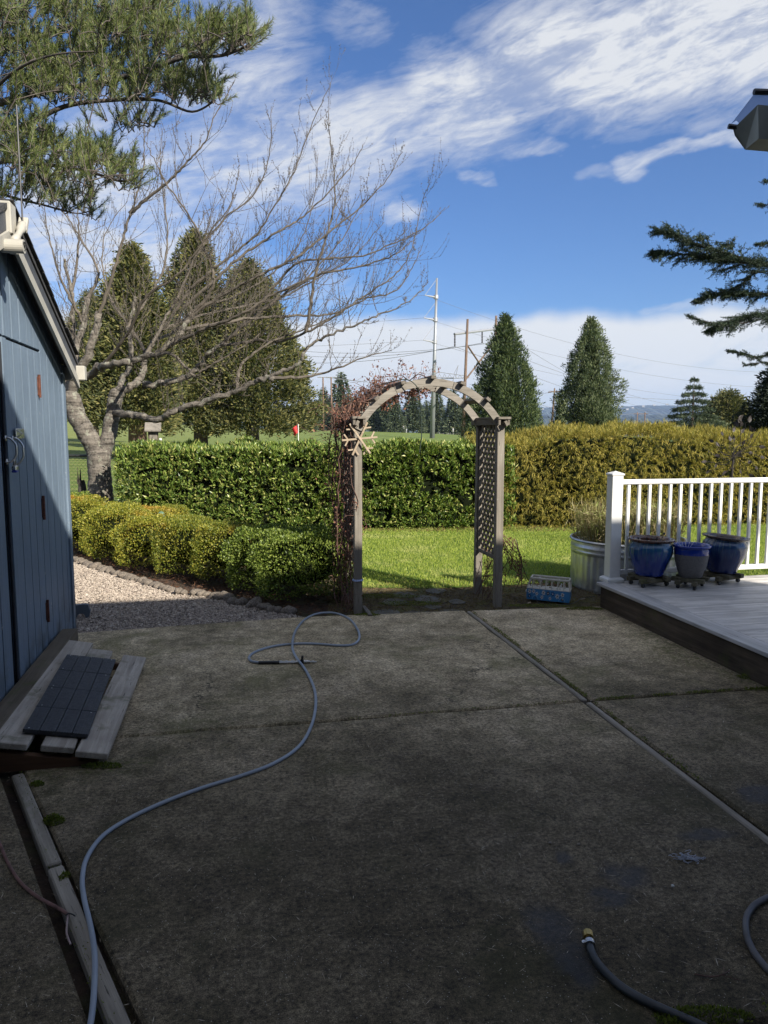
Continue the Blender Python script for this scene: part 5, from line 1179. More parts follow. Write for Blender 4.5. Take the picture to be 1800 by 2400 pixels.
shr = [('boxwood_shrub', 'large dark green clipped boxwood by the left arch post', (px2(712, 7.15), 7.15), (.47, .46, .315), M_box, 17000, .021),
       ('boxwood_shrub', 'dark green boxwood left of and touching the largest one', (px2(625, 7.55), 7.55), (.40, .42, .30), M_box, 13000, .021),
       ('golden_shrub', 'yellow green shrub with an orange patch next to the dark boxwood', (px2(535, 7.95), 7.95), (.38, .40, .29), M_yg, 10500, .019),
       ('golden_shrub', 'green and yellow shrub second in the row from the dark boxwood', (px2(440, 8.30), 8.30), (.38, .40, .285), M_yg, 10500, .019),
       ('golden_shrub', 'yellow shrub with orange tinted crown in the middle of the row', (px2(350, 8.75), 8.75), (.39, .40, .285), M_yel, 10500, .019),
       ('golden_shrub', 'bright yellow shrub just behind the stone edging near the shed', (px2(268, 9.35), 9.35), (.40, .42, .31), M_yel, 12000, .019),
       ('golden_shrub', 'yellow green shrub half hidden by the shed corner', (px2(182, 9.9), 9.9), (.34, .42, .35), M_yel, 10500, .020),
       ('golden_shrub', 'low yellow shrub in the back row right of the cherry trunk', (px2(330, 10.2), 10.2), (.50, .36, .26), M_yel, 10000, .020),
       ('golden_shrub', 'yellow back row shrub in front of the cherry trunk', (px2(245, 10.6), 10.6), (.45, .36, .27), M_yel, 9000, .020),
       ('golden_shrub', 'small yellow green back row shrub under the glass globe', (px2(430, 9.9), 9.9), (.34, .30, .22), M_yg, 7000, .020),
       ('round_shrub', 'small rounded green shrub in front of the laurel hedge end', (px2(395, 11.4), 11.4), (.29, .28, .21), M_yg, 6000, .019),
       ('round_shrub', 'dark low bush beside the foot of the cherry tree by the fence', (px2(188, 12.4), 12.4), (.30, .30, .27), M_box, 4500, .024)]
for s_ in shr: shrub(*s_, group='clipped shrubs in the bed')
g = G(); M_black = M_blk
# ================================================================ conifers
def conifer(name, lab, base, h, r, n, mat, tmat, prof='ogive', zb=.08, L=(.12, .3), Wd=.35, up=.3, out=.8, lump=.3, lfreq=3.0, trunk_r=.2, tiers=0, group=None, core=.72, droop=0.0, cat='tree', lean=0, clump=1, csz=.12):
    bx_, by_ = base; bz = float(hgt(bx_, by_)); t = thing(name, lab, cat, (bx_, by_, bz), random.uniform(0, 6), group=group); M_ = wm(t)
    g = G(); g.tube([(0, 0, -.1), (0, 0, h*.3), (0, 0, h*.7), (0, 0, h*.97)], [trunk_r*1.15, trunk_r*.85, trunk_r*.4, trunk_r*.06], 10); build(g, 'trunk', tmat, t, M_, smooth=True)
    def Rf(q):
        if prof == 'ogive': return np.maximum(.02, (1-q**1.25))**.78*(.80+.20*np.sin(np.clip(q*5, 0, math.pi/2)))
        if prof == 'cone': return np.maximum(.02, 1-q)**.88
        if prof == 'egg': return np.sqrt(np.maximum(.01, 1-q**2))*(.75+.25*np.clip(q*4, 0, 1))
        return np.maximum(.02, 1-q)
    o_ = random.random()*30
    q = 1-np.sqrt(rng.uniform(0, 1, n)); 
    if prof in ('ogive', 'egg'): q = np.where(rng.uniform(0, 1, n) < .4, rng.uniform(0, 1, n), q)
    th = rng.uniform(0, 6.283, n)
    if tiers:
        lv = np.floor(q*tiers); q = np.clip((lv+.5+rng.normal(0, .10, n))/tiers, 0, 1)
        nb = 9; bi = rng.integers(0, nb, n); th = (bi+.5*np.mod(lv*7.31, 1)*3)/nb*6.283+rng.normal(0, .13, n)+lv*1.7
    lum = np.array([mn.noise(Vector((math.cos(a)*lfreq*.6+o_, math.sin(a)*lfreq*.6, b*lfreq*h/r*.35)))+.5*mn.noise(Vector((math.cos(a)*lfreq*1.7+o_, math.sin(a)*lfreq*1.7, b*lfreq*h/r))) for a, b in zip(th, q)])
    Rr_ = r*Rf(q)*(1+lump*lum); dep = np.abs(rng.normal(0, .13 if not tiers else .38, n)); dep = np.minimum(dep, .95); rr = Rr_*(1-dep)
    z_ = h*(zb+(1-zb)*q)
    if tiers: z_ = z_ - droop*rr + .35*droop*rr*rr/r
    else: z_ = z_ + lum*lump*.5*r*.4
    if clump > 1:
        m_ = n//clump; sg = csz*(1+0*z_[:m_]); 
        z_ = np.where(q < .16, z_-rng.uniform(0, 1, n)**2*h*.055*(z_ > .12*h), z_)
        rr, th, z_ = (np.repeat(a_[:m_], clump) for a_ in (rr, th, z_)); n = len(rr)
        jt = rng.normal(size=(n, 3))*csz; rr = np.maximum(rr+jt[:, 0], .02); th = th+jt[:, 1]/np.maximum(rr, .3); z_ = z_+jt[:, 2]*.8-np.abs(jt[:, 0])*.25
    p = np.stack([rr*np.cos(th), rr*np.sin(th), z_], 1); ov = np.stack([np.cos(th), np.sin(th), np.zeros(n)], 1)
    d = ov*out+unit(n)*.6; d[:, 2] += up; g = G(); Ls = rng.uniform(L[0], L[1], n)
    g.leaves(p, d, unit(n), Ls, Ls*Wd, .15); 
    build(g, 'crown', mat, t, M_)
    if core:
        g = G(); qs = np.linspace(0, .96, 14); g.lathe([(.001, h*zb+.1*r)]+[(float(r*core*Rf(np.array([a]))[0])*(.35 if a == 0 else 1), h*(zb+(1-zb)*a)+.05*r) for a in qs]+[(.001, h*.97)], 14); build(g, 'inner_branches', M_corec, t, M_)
    return t
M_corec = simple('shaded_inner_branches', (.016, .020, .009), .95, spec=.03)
M_seq = leafmat('sequoia_foliage', [(.03, .042, .015), (.062, .074, .022), (.13, .13, .036), (.22, .195, .07)], .7, .15)
M_arb = leafmat('cedar_foliage_dark', [(.015, .034, .014), (.035, .06, .02), (.07, .10, .03), (.14, .17, .06)], .65, .12)
M_arb2 = leafmat('cedar_foliage_grey', [(.028, .05, .022), (.055, .08, .032), (.11, .14, .055), (.19, .21, .11)], .65, .12)
M_spr = leafmat('spruce_needles', [(.02, .035, .018), (.035, .055, .026), (.06, .085, .04), (.10, .12, .065)], .7, .08)
M_far = leafmat('far_conifer_needles', [(.025, .042, .024), (.045, .07, .036), (.08, .10, .05), (.11, .13, .07)], .75, .08)
M_redb = bark('sequoia_bark', (.06, .035, .024), (.17, .105, .075), False, 5, 0); M_brb = bark('brown_bark', (.05, .035, .026), (.14, .10, .075), False, 6, .1); M_dkb = bark('dark_bark', (.018, .014, .012), (.05, .04, .034), False, 6, .1)
def at(px_, Y): return (px2(px_, Y*.9938), Y)
def hfor(py_, Y, base): # height of a tree whose top shows at py_
    return D(900, py_, Y).z - float(hgt(*base))
for (lab, px_, Y, top, rad, n, mat, tm, kw) in (
    ('broad redwood with a bare reddish trunk behind the birdhouse', 322, 36, 585, 2.25, 26000, M_seq, M_redb, dict(zb=.20, trunk_r=.42, lump=.5, lfreq=3.2, core=.3)),
    ('tall dark pointed redwood rising behind the cherry branches', 470, 44, 545, 3.1, 30000, M_seq, M_brb, dict(zb=.16, trunk_r=.38, lump=.46, lfreq=4, core=.34)),
    ('dark broad conifer with a black trunk just left of the red golf flag', 592, 44, 618, 3.7, 34000, M_seq, M_dkb, dict(zb=.15, trunk_r=.36, lump=.46, lfreq=4, core=.34)),
    ('dark green conifer just right of the shed behind the cherry trunk', 222, 62, 690, 4.2, 20000, M_seq, M_brb, dict(zb=.2, trunk_r=.3, lump=.4, core=.4)),
    ('very dark pointed conifer standing just right of the arch', 1180, 40, 742, 2.05, 34000, M_arb, M_brb, dict(zb=.02, trunk_r=.2, lump=.55, lfreq=4.5, core=.62, up=.7, out=.5)),
    ('greyer pointed conifer standing alone behind the golden hedge', 1378, 44, 752, 2.15, 34000, M_arb2, M_brb, dict(zb=.02, trunk_r=.2, lump=.6, lfreq=4, core=.5, up=.7, out=.5)),
    ('rounded grey green tree beside the small spruce on the right', 1702, 62, 922, 2.0, 14000, M_seq, M_brb, dict(zb=.03, prof='egg', trunk_r=.2, lump=.25, up=.5)),
    ('low blue grey bush like tree at the right foot of the small spruce', 1655, 58, 985, 2.2, 9000, M_arb2, M_brb, dict(zb=.02, prof='egg', trunk_r=.2, lump=.35, up=.3))):
    b_ = at(px_, Y); h = hfor(top, Y, b_); conifer('conifer_tree', lab, b_, h, rad, int(n*(1.9 if mat is M_seq else 1.5)), mat, tm, L=((.12, .30) if mat is M_seq else (.08, .22)) if Y < 50 else (.13, .3), Wd=.36 if mat is M_seq else .27, clump=26 if mat is M_seq else 12, csz=(.20 if mat is M_seq else .10)*(1 if Y < 50 else 1.3), **kw)
b_ = at(1622, 56); conifer('spruce_tree', 'open layered spruce at the right with tiered branches', b_, hfor(882, 56, b_), 3.1, 17000, M_spr, M_brb, 'cone', .02, (.14, .32), .22, .05, .6, .25, 3, .12, 11, None, 0, .25)
b_ = at(1840, 20); conifer('spruce_tree', 'near black dense spruce at the right edge of the view', b_, hfor(805, 20, b_), 1.32, 34000, leafmat('near_black_needles', [(.008, .014, .008), (.014, .022, .012), (.03, .045, .022)], .7, .05), M_dkb, 'ogive', .02, (.06, .16), .25, .2, .9, .6, 4, .12, 0, None, .75)
# distant spruces along the far side of the course
far = []
tl = [(730, 190, 935, .9), (760, 230, 905, 1), (800, 200, 868, 1.15), (835, 185, 925, 1), (872, 180, 912, 1.1), (900, 210, 905, 1), (925, 175, 918, 1.1), (968, 180, 905, 1.2), (1000, 230, 935, 1), (1022, 190, 900, .9), (1062, 180, 905, 1.0), (1085, 200, 925, 1), (1108, 200, 930, .9), (1140, 220, 940, 1), (1260, 260, 955, .9), (700, 200, 950, 1), (664, 210, 950, 1), (180, 220, 900, 1.3), (140, 210, 910, 1.3), (260, 230, 905, 1.3), (1480, 330, 978, .8), (1540, 340, 985, .9), (1755, 300, 965, 1), (255, 180, 925, 1.3), (300, 190, 935, 1.2), (375, 185, 930, 1.3), (425, 200, 935, 1.2), (535, 190, 945, 1.2), (520, 210, 935, 1.2)]
proto = None
for (px_, Y, top, wd) in tl:
    b_ = at(px_, Y); h = hfor(top, Y, b_)
    if proto is None or len(far) in (5,):
        proto = conifer('far_spruce', 'tall grey green spruce on the far side of the golf course', b_, h, h*.23, 3200, M_far, M_brb, 'cone', .03, (h*.03, h*.085), .3, -.05, .8, .5, 3, h*.014, 0, 'spruces on the far side of the golf course', .6); ph = h; far.append(proto); proto.scale = (wd, wd, 1)
        continue
    c_ = copy_tree(proto); c_.location = (b_[0], b_[1], float(hgt(*b_))); c_.scale = (h/ph*wd, h/ph*wd, h/ph); c_.rotation_euler = (0, 0, random.uniform(0, 6)); far.append(c_)
    fl = {730: 'far spruce just left of the two slim wooden poles', 760: 'far spruce rising between the two slim wooden poles', 800: 'tallest far spruce, right of the two slim wooden poles', 968: 'far spruce just left of the steel pole in the arch opening', 1062: 'far spruce directly behind the lattice pylon', 1140: 'far spruce by the left foot of the very dark conifer', 1260: 'far conifer in the gap between the two pointed dark conifers', 1755: 'far conifer right of the rounded tree', 664: 'far spruce between the black trunked conifer and the golf flag', 700: 'far spruce above the red golf flag', 1022: 'far spruce between steel pole and lattice pylon', 180: 'far spruce beside the left stem of the cherry tree'}
    if px_ in fl: c_['label'] = fl[px_]

# ================================================================ bare woods in the valley, hills
M_bare = leafmat('bare_valley_trees', [(.10, .085, .08), (.17, .15, .14), (.22, .20, .19), (.08, .08, .06)], .9, 0)
n = 15000; X = rng.uniform(30, 330, n); Y = rng.uniform(330, 620, n); kk = np.array([mn.noise(Vector((a*.03, b*.02, 0))) for a, b in zip(X, Y)]); z_ = hgt(X, Y)+rng.uniform(0, 1, n)**1.3*(9+7*kk)
d = unit(n)*.5; d[:, 2] += 1; g = G(); g.leaves(np.stack([X, Y, z_], 1), d, unit(n), rng.uniform(2, 6, n), rng.uniform(.25, .9, n)); build(g, 'bare_woods', M_bare, kind='stuff', label='grey brown leafless woods in the valley behind the golden hedge')
M_hill = simple('forested_hill', (.035, .05, .028), .95, var=.5, scale=.012)
def hill(y0, ztop_f, x0, x1, n, depth, fuzz, mat, lab):
    X = np.linspace(x0, x1, n); g = G(); rows = 9; V = []
    for j in range(rows):
        t = j/(rows-1)
        for x_ in X:
            hh_ = ztop_f(x_)*math.sin(min(1, t*1.35)*math.pi/2) if t < .75 else ztop_f(x_)*(1-(t-.75)*2)
            V.append((x_, y0+depth*t+40*mn.noise(Vector((x_*.002, t, 0))), -20+hh_+random.uniform(0, fuzz)*(t > .1)))
    f = []
    i, j = np.meshgrid(np.arange(n-1), np.arange(rows-1), indexing='ij'); i = i.ravel(); j = j.ravel()
    g.raw(V, np.stack([j*n+i, j*n+i+1, (j+1)*n+i+1, (j+1)*n+i], 1)); return build(g, 'hill', mat, kind='structure', label=lab)
hill(4300, lambda x_: 175+26*mn.noise(Vector((x_*.0011, 3, 0)))+12*mn.noise(Vector((x_*.004, 9, 0))) - max(0, x_-2300)*.012, -4200, 4200, 1100, 1600, 15, M_hill, 'long forested blue ridge on the horizon')
hill(2700, lambda x_: 72+22*mn.noise(Vector((x_*.0016, 13, 0)))+6*mn.noise(Vector((x_*.006, 2, 0))), -2800, 2800, 900, 600, 10, M_hill, 'lower forested ridge in front of the far hills')
# pale houses dotted on the hillside
M_hs = simple('pale_far_house', (.30, .28, .26), .8); hm_ = G(); hm_.box((0, 0, 3), (14, 8, 6)); hm_.raw([(-8, -5, 6), (8, -5, 6), (8, 5, 6), (-8, 5, 6), (-8, 0, 9), (8, 0, 9)], [[0, 1, 5, 4], [3, 4, 5, 2]]); hm = hm_.mesh('far_house'); hm.materials.append(M_hs)
for k in range(14):
    px_ = [1440, 1452, 1468, 1480, 1505, 1530, 1300, 1560, 1590, 1620, 1760, 1270, 1415, 1745][k]; Y = 4300+350; x_ = px2(px_, Y*.9938)
    z_ = D(px_, 950+random.uniform(-4, 14), Y-330).z
    o = bpy.data.objects.new('far_house', hm); C.objects.link(o); o.location = (x_*.93, Y-330, z_); setp(o, 'tiny pale house among trees on the distant ridge', 'house', 'pale houses dotted on the distant ridge')
# ================================================================ CHERRY TREE
M_cher = bark('cherry_bark', (.018, .015, .012), (.21, .185, .155), True, 24, .45); M_twig = simple('cherry_twigs', (.10, .084, .066), .8, var=.35, scale=3)
YC = 12.6
cherry = thing('cherry_tree', 'bare spreading cherry tree with silvery lichened bark beside the shed', 'tree', (px2(236, YC), YC, 0))
def cp(px_, py_, dy=0.0): return D(px_, py_, YC+dy)
gt = G(); gb_ = G(); limbs = []
def limb(pts, r0, r1, jit=.02, big=True, store=True):
    s_ = spline([cp(*p) for p in pts], 7); s_ = [p+Vector((random.gauss(0, jit), random.gauss(0, jit), random.gauss(0, jit))) for p in s_]
    m = len(s_); rr = [r0+(r1-r0)*(k/(m-1))**.8 for k in range(m)]
    rr = [q*((.72 if r0 < .14 else .86) if big else 1)*(1+.06*mn.noise(Vector((k*.3, r0*90, 0)))) for k, q in enumerate(rr)]
    (gt if big else gb_).tube(s_, rr, 12 if big else 7)
    if store: limbs.append((s_, rr))
limb([(236, 1235, 0), (237, 1200, 0), (235, 1150, 0), (233, 1105, 0), (233, 1062, 0)], .25, .215, .006, store=False)
limb([(237, 1085, 0), (222, 1050, 0), (200, 1010, -.05), (178, 970, -.1), (168, 925, -.1)], .19, .165, .008, store=False)
limb([(236, 1080, 0), (250, 1035, .05), (262, 985, .1), (270, 940, .1), (275, 920, .1)], .15, .135, .008, store=False)
limb([(168, 930, -.1), (178, 880, -.2), (205, 835, -.3), (222, 780, -.3), (232, 735, -.3)], .12, .075, .012)
limb([(170, 925, -.1), (172, 870, 0), (180, 810, .1), (196, 760, .2), (205, 700, .2)], .11, .06, .012)
limb([(165, 935, -.1), (158, 880, .1), (163, 820, .3), (172, 760, .5), (168, 690, .5), (150, 610, .6)], .10, .03, .015)
limb([(205, 885, -.3), (240, 858, -.6), (290, 850, -.8), (340, 838, -.9), (390, 815, -1.0), (425, 775, -1.0), (450, 735, -1.0)], .085, .05, .018)
limb([(272, 925, .1), (300, 908, .2), (328, 890, .3), (336, 860, .3), (342, 830, .3), (360, 800, .3), (385, 770, .2)], .10, .05, .015)
limb([(275, 930, .1), (287, 895, .4), (303, 860, .6), (305, 800, .7), (303, 765, .8), (320, 700, .9)], .09, .035, .015)
limb([(270, 965, .05), (300, 972, -.3), (330, 975, -.5), (366, 984, -.7), (400, 968, -.8), (440, 952, -.9), (500, 935, -1), (555, 917, -1.1), (600, 895, -1.2), (640, 885, -1.3)], .088, .05, .014)
limb([(335, 905, .3), (380, 896, .2), (430, 888, .1), (465, 860, 0), (490, 830, -.1), (520, 808, -.2)], .085, .045, .014)
limb([(600, 897, -1.2), (665, 870, -1.3), (705, 845, -1.4), (720, 815, -1.4), (765, 788, -1.4), (830, 762, -1.5), (890, 738, -1.5), (960, 705, -1.5), (1003, 662, -1.5)], .05, .007, .012)
sec = [[(232, 740, -.3), (262, 650, -.4), (285, 570, -.5), (305, 500, -.5), (320, 460, -.5), (335, 400, -.5), (338, 330, -.5), (336, 280, -.5)],
 [(305, 500, -.5), (345, 465, -.6), (395, 425, -.7), (440, 380, -.8), (480, 330, -.9), (505, 270, -.9), (549, 192, -.9)],
 [(205, 700, .2), (230, 640, .4), (190, 560, .5), (150, 500, .6), (105, 470, .6)], [(196, 760, .2), (160, 690, 0), (130, 620, 0), (112, 540, 0), (102, 470, 0)],
 [(168, 690, .5), (182, 600, .7), (184, 520, .8), (180, 450, .8)], [(450, 735, -1), (490, 690, -1.1), (500, 640, -1.2), (470, 560, -1.2), (440, 500, -1.2), (395, 440, -1.2), (360, 370, -1.2), (340, 330, -1.2)],
 [(303, 765, .8), (345, 700, .9), (380, 640, 1), (392, 560, 1.1), (385, 480, 1.1), (375, 380, 1.1), (382, 300, 1.1)], [(385, 770, .2), (430, 700, .1), (470, 655, 0), (540, 600, -.1), (600, 550, -.2), (640, 490, -.3), (690, 400, -.4), (740, 270, -.5), (776, 196, -.5)],
 [(430, 720, .1), (500, 660, 0), (580, 590, 0), (660, 540, 0), (720, 500, 0), (780, 440, 0), (830, 380, 0), (852, 338, 0)], [(450, 735, -1), (540, 680, -1.1), (620, 640, -1.2), (700, 600, -1.3), (770, 545, -1.3), (840, 490, -1.3), (900, 430, -1.3), (943, 356, -1.3)],
 [(490, 830, -.1), (560, 770, -.2), (620, 700, -.3), (690, 620, -.4), (760, 608, -.4), (850, 598, -.4), (940, 563, -.4), (1000, 530, -.4), (1043, 486, -.4)],
 [(520, 808, -.2), (600, 740, -.4), (680, 680, -.5), (760, 640, -.6), (840, 625, -.6), (920, 600, -.6), (960, 570, -.6), (976, 560, -.6)], [(718, 778, -1.2), (730, 700, -1.2), (745, 620, -1.2), (768, 545, -1.2), (785, 470, -1.2), (780, 380, -1.2), (768, 256, -1.2)],
 [(520, 808, -.2), (600, 800, -.5), (660, 800, -.8), (718, 778, -1.2), (780, 745, -1.3), (860, 690, -1.3), (930, 640, -1.3), (965, 580, -1.3), (995, 450, -1.3)],
 [(425, 775, -1), (500, 760, -.8), (600, 745, -.7), (700, 740, -.6), (780, 735, -.5), (860, 700, -.4), (930, 680, -.4), (970, 620, -.4), (990, 575, -.4)],
 [(340, 838, -.9), (400, 830, -1.2), (455, 880, -1.3), (480, 865, -1.4), (540, 830, -1.5), (600, 790, -1.5), (660, 730, -1.5)], [(555, 917, -1.1), (560, 870, -1), (580, 840, -.9), (640, 800, -.8), (720, 770, -.7), (800, 730, -.7), (870, 690, -.7)],
 [(640, 885, -1.3), (700, 885, -1.3), (770, 870, -1.3), (850, 840, -1.3), (920, 820, -1.3)], [(360, 800, .3), (420, 770, .8), (480, 720, 1.2), (560, 690, 1.4), (640, 640, 1.5), (700, 570, 1.5), (735, 470, 1.5), (745, 360, 1.5)],
 [(342, 830, .3), (300, 760, 1), (260, 700, 1.5), (240, 620, 1.8), (250, 540, 2), (300, 470, 2)], [(240, 858, -.6), (300, 780, -1), (340, 700, -1.3), (420, 640, -1.5), (480, 560, -1.6), (540, 480, -1.7), (560, 400, -1.7)],
 [(385, 770, .2), (470, 740, .8), (560, 720, 1.2), (650, 700, 1.4), (750, 650, 1.5), (830, 600, 1.5), (900, 520, 1.5)], [(390, 815, -1), (470, 775, -1.6), (560, 740, -2), (640, 690, -2.1), (720, 650, -2.2), (800, 560, -2.2), (850, 470, -2.2)],
 [(340, 838, -.9), (380, 760, -.5), (420, 690, -.3), (460, 600, -.2), (520, 520, -.2), (600, 450, -.2), (633, 350, -.2), (635, 248, -.2)]]
for s_ in sec: limb(s_, .030, .004, .007, False)
# side shoots
count = [0]
def shoot(p, d, L, r, depth):
    if count[0] > 9000: return
    count[0] += 1; n = 6; pts = [p]; q = p.copy(); dd = d.normalized()
    for k in range(n):
        dd = (dd+Vector((random.gauss(0, .07), random.gauss(0, .07), random.gauss(.09, .06)))).normalized(); q = q+dd*L/n; pts.append(q.copy())
    rr = [r*(1-.75*k/n) for k in range(n+1)]; gb_.tube(pts, rr, 4 if r < .006 else 5, False)
    for k in range(1, n+1):                     # buds and spurs
        for e in range(2):
            if random.random() < .7:
                b = pts[k].lerp(pts[k-1], random.random()); v = (dd+Vector(unit(1)[0])*1.1).normalized(); l_ = random.uniform(.012, .03); gb_.tube([b, b+v*l_*.7, b+v*l_], [.0022, .0042, .0012], 3, False)
    if depth > 0:
        for k in range(1, n+1):
            for e in range(1):
                if random.random() < .62: shoot(pts[k], (dd*.9+Vector((random.gauss(0, .5), random.gauss(0, .5), random.gauss(.35, .35)))), L*random.uniform(.35, .75), r*.62, depth-1)
for li, (s_, rr) in enumerate(limbs):
    acc = 0
    for k in range(3, len(s_)):
        seg = (s_[k]-s_[k-1]); acc += seg.length; step = .105 if k < len(s_)*.8 else .16
        while acc > step:
            acc -= step; t = seg.normalized(); side = Vector((random.gauss(0, 1), random.gauss(0, 1), random.gauss(.6, .9)))
            frac = k/len(s_)
            if li < 9 and frac < .35: continue
            L = random.uniform(.22, .95)*(1.0 if frac < .7 else .6); rad = max(.0025, min(.0055, rr[k]*.4))
            shoot(s_[k].lerp(s_[k-1], random.random()), t*.8+side*.62, L, rad, 1 if random.random() < .6 else 0)
build(gt, 'trunk', M_cher, cherry, smooth=True); build(gb_, 'branches', M_twig, cherry)

# ================================================================ PINE (upper left)
M_pn = leafmat('pine_needles', [(.03, .052, .014), (.07, .105, .024), (.13, .16, .04), (.22, .23, .08)], .5, .1); M_pb = bark('pine_bark', (.035, .028, .024), (.12, .10, .085), False, 10, .2)
YP = 8.2; pine = thing('pine_tree', 'pine branches with bushy green needles reaching in from the upper left', 'tree', (-6.6, 8.8, 0))
g = G(); tr_ = [Vector((-6.6, 8.8, -.1)), Vector((-6.55, 8.8, 2)), Vector((-6.45, 8.8, 4)), Vector((-6.3, 8.7, 6)), Vector((-6.2, 8.7, 8)), Vector((-6.2, 8.7, 9.5))]; g.tube(spline(tr_, 5), np.linspace(.24, .05, 26), 12)
pl = [([(-320, 330, .8), (-100, 270, .4), (60, 225, 0), (200, 200, -.2), (330, 170, -.4), (430, 135, -.6), (520, 130, -.7), (585, 105, -.8)], .07),
 ([(-320, 360, .6), (-120, 330, .2), (40, 300, 0), (150, 250, 0), (260, 235, 0), (370, 235, -.1), (450, 262, -.1), (505, 235, -.1)], .055),
 ([(-320, 420, .5), (-100, 420, 0), (0, 380, -.2), (100, 385, -.4), (200, 400, -.5), (290, 425, -.5), (335, 400, -.5)], .05),
 ([(-320, 150, .8), (-100, 100, .8), (60, 90, .6), (180, 60, .5), (300, 40, .4), (380, 0, .3)], .06), ([(-320, 60, .8), (-100, 20, .6), (30, -10, .4), (130, -20, .2)], .05),
 ([(60, 225, 0), (130, 150, .3), (200, 110, .5), (250, 60, .6)], .03), ([(200, 200, -.2), (280, 130, .2), (350, 85, .4), (375, 40, .4)], .025), ([(-100, 420, 0), (20, 460, .2), (100, 480, .3), (180, 500, .3), (220, 490, .3)], .03), ([(-60, 260, 0), (30, 170, -.6), (120, 130, -.9), (220, 120, -1.0)], .03)]
lp = []
for pts, r in pl:
    s_ = spline([D(a, b, YP+c) for a, b, c in pts], 6); g.tube(s_, np.linspace(r*.62, r*.15, len(s_)), 8); lp += s_[6:]
lpn = np.array([tuple(p) for p in lp])
blobs_ = [(120, 90, 200, 90, .5, 210), (20, 190, 160, 80, .2, 130), (270, 120, 110, 70, .2, 100), (330, 60, 60, 55, .3, 40), (430, 110, 70, 48, -.5, 62), (520, 100, 60, 34, -.7, 52), (578, 92, 26, 32, -.8, 20), (190, 215, 150, 38, -.1, 85), (330, 205, 90, 45, -.1, 55), (440, 220, 60, 34, -.1, 44), (492, 225, 28, 30, -.1, 18),
 (30, 330, 110, 55, -.1, 70), (110, 380, 110, 50, -.3, 80), (220, 400, 70, 45, -.4, 52), (290, 425, 45, 26, -.5, 20), (60, 460, 80, 35, 0, 34), (170, 478, 60, 28, .2, 26), (215, 505, 16, 16, .3, 4), (260, 40, 130, 50, .5, 60), (40, 20, 110, 50, .5, 70), (330, 300, 50, 20, -.1, 9), (270, 300, 60, 22, -.1, 10), (375, 22, 30, 34, .3, 16)]
np_, nd_, ns_ = [], [], []; tuft = 0
for (cx, cy, rx, ry, dz, n_) in blobs_:
    for k in range(int(n_*1.3)):
        a = random.uniform(0, 6.283); r = math.sqrt(random.random()); q = D(cx+rx*r*math.cos(a), cy+ry*r*math.sin(a), YP+dz-.12+random.gauss(0, .38))
        i_ = np.argmin(((lpn-np.array(tuple(q)))**2).sum(1)); b = Vector(lpn[i_]); ln_ = [b.lerp(q, t_) for t_ in (.35, .7, 1)]; lpn = np.concatenate([lpn, np.array([tuple(z_) for z_ in ln_])]) 
        dd = (q-b); m_ = (b+q)/2+Vector((0, 0, .02)); 
        up = Vector((random.gauss(.15, .35), random.gauss(0, .35), random.uniform(.35, 1.1))).normalized()
        if dd.length > .05:
            s_ = spline([b, m_, q], 3); g.tube(s_, np.linspace(.006, .004, len(s_)), 4, False)
        L = random.uniform(.16, .30); tip = q+up*L; g.tube([q, tip], [.006, .0035], 4, False)
        nn_ = 95; t = rng.uniform(.05, 1, nn_); base_ = np.array(tuple(q))+np.outer(t, np.array(tuple(up*L))); dn = unit(nn_)*.62+np.array(tuple(up))*.8
        np_.append(base_); nd_.append(dn); tuft += 1
build(g, 'trunk', M_pb, pine, smooth=True)
np_ = np.concatenate(np_); nd_ = np.concatenate(nd_); k = len(np_)
g = G(); g.leaves(np_, nd_, unit(k), rng.uniform(.045, .075, k), rng.uniform(.0036, .005, k), .05); build(g, 'crown', M_pn, pine)
# pine cones
# ================================================================ CEDAR (right)
M_cn = leafmat('cedar_needles', [(.012, .026, .014), (.022, .042, .020), (.045, .07, .032)], .6, .1)
YD = 13.0; ced = thing('cedar_tree', 'dark cedar boughs reaching in from the right edge', 'tree', (px2(2050, YD), YD, 0))
g = G(); g.tube([(px2(2050, YD), YD, -.1), (px2(2050, YD), YD, 4), (px2(2040, YD), YD, 9)], [.3, .22, .08], 10)
cl = [([(2050, 690, 0), (1900, 655, 0), (1800, 622, 0), (1720, 600, 0), (1640, 575, 0), (1590, 555, 0), (1548, 543, 0)], .045, 1.0), ([(1800, 625, 0), (1720, 612, .1), (1640, 600, .2), (1560, 592, .2), (1545, 592, .2)], .02, .8), ([(2050, 730, 0), (1900, 700, .2), (1800, 690, .2), (1730, 685, .3), (1670, 690, .3), (1640, 702, .3)], .03, .8), ([(2050, 790, 0), (1900, 760, -.2), (1800, 740, -.3), (1740, 745, -.3), (1690, 760, -.3), (1670, 770, -.3)], .03, .75), ([(1800, 745, -.3), (1720, 760, -.4), (1660, 755, -.4), (1618, 742, -.4)], .012, .5),
 ([(1800, 642, 0), (1770, 640, .3), (1735, 668, .4), (1700, 690, .4)], .012, .6), ([(2050, 880, 0), (1900, 830, 0), (1830, 820, 0), (1780, 836, 0), (1740, 828, 0), (1713, 822, 0)], .014, .4), ([(1850, 845, 0), (1790, 850, 0), (1745, 855, 0)], .008, .25), ([(2050, 560, 0), (1900, 520, 0), (1840, 490, 0), (1785, 478, 0)], .02, .5), ([(2050, 640, 0), (1900, 590, .3), (1830, 570, .3), (1780, 572, .3)], .02, .6), ([(1720, 600, 0), (1715, 580, .2), (1700, 575, .3)], .01, .35), ([(1650, 577, 0), (1645, 562, .2), (1640, 560, .2)], .008, .3), ([(2050, 480, 0), (1900, 455, 0), (1840, 440, 0), (1795, 425, 0)], .02, .5)]
npn, ndn = [], []
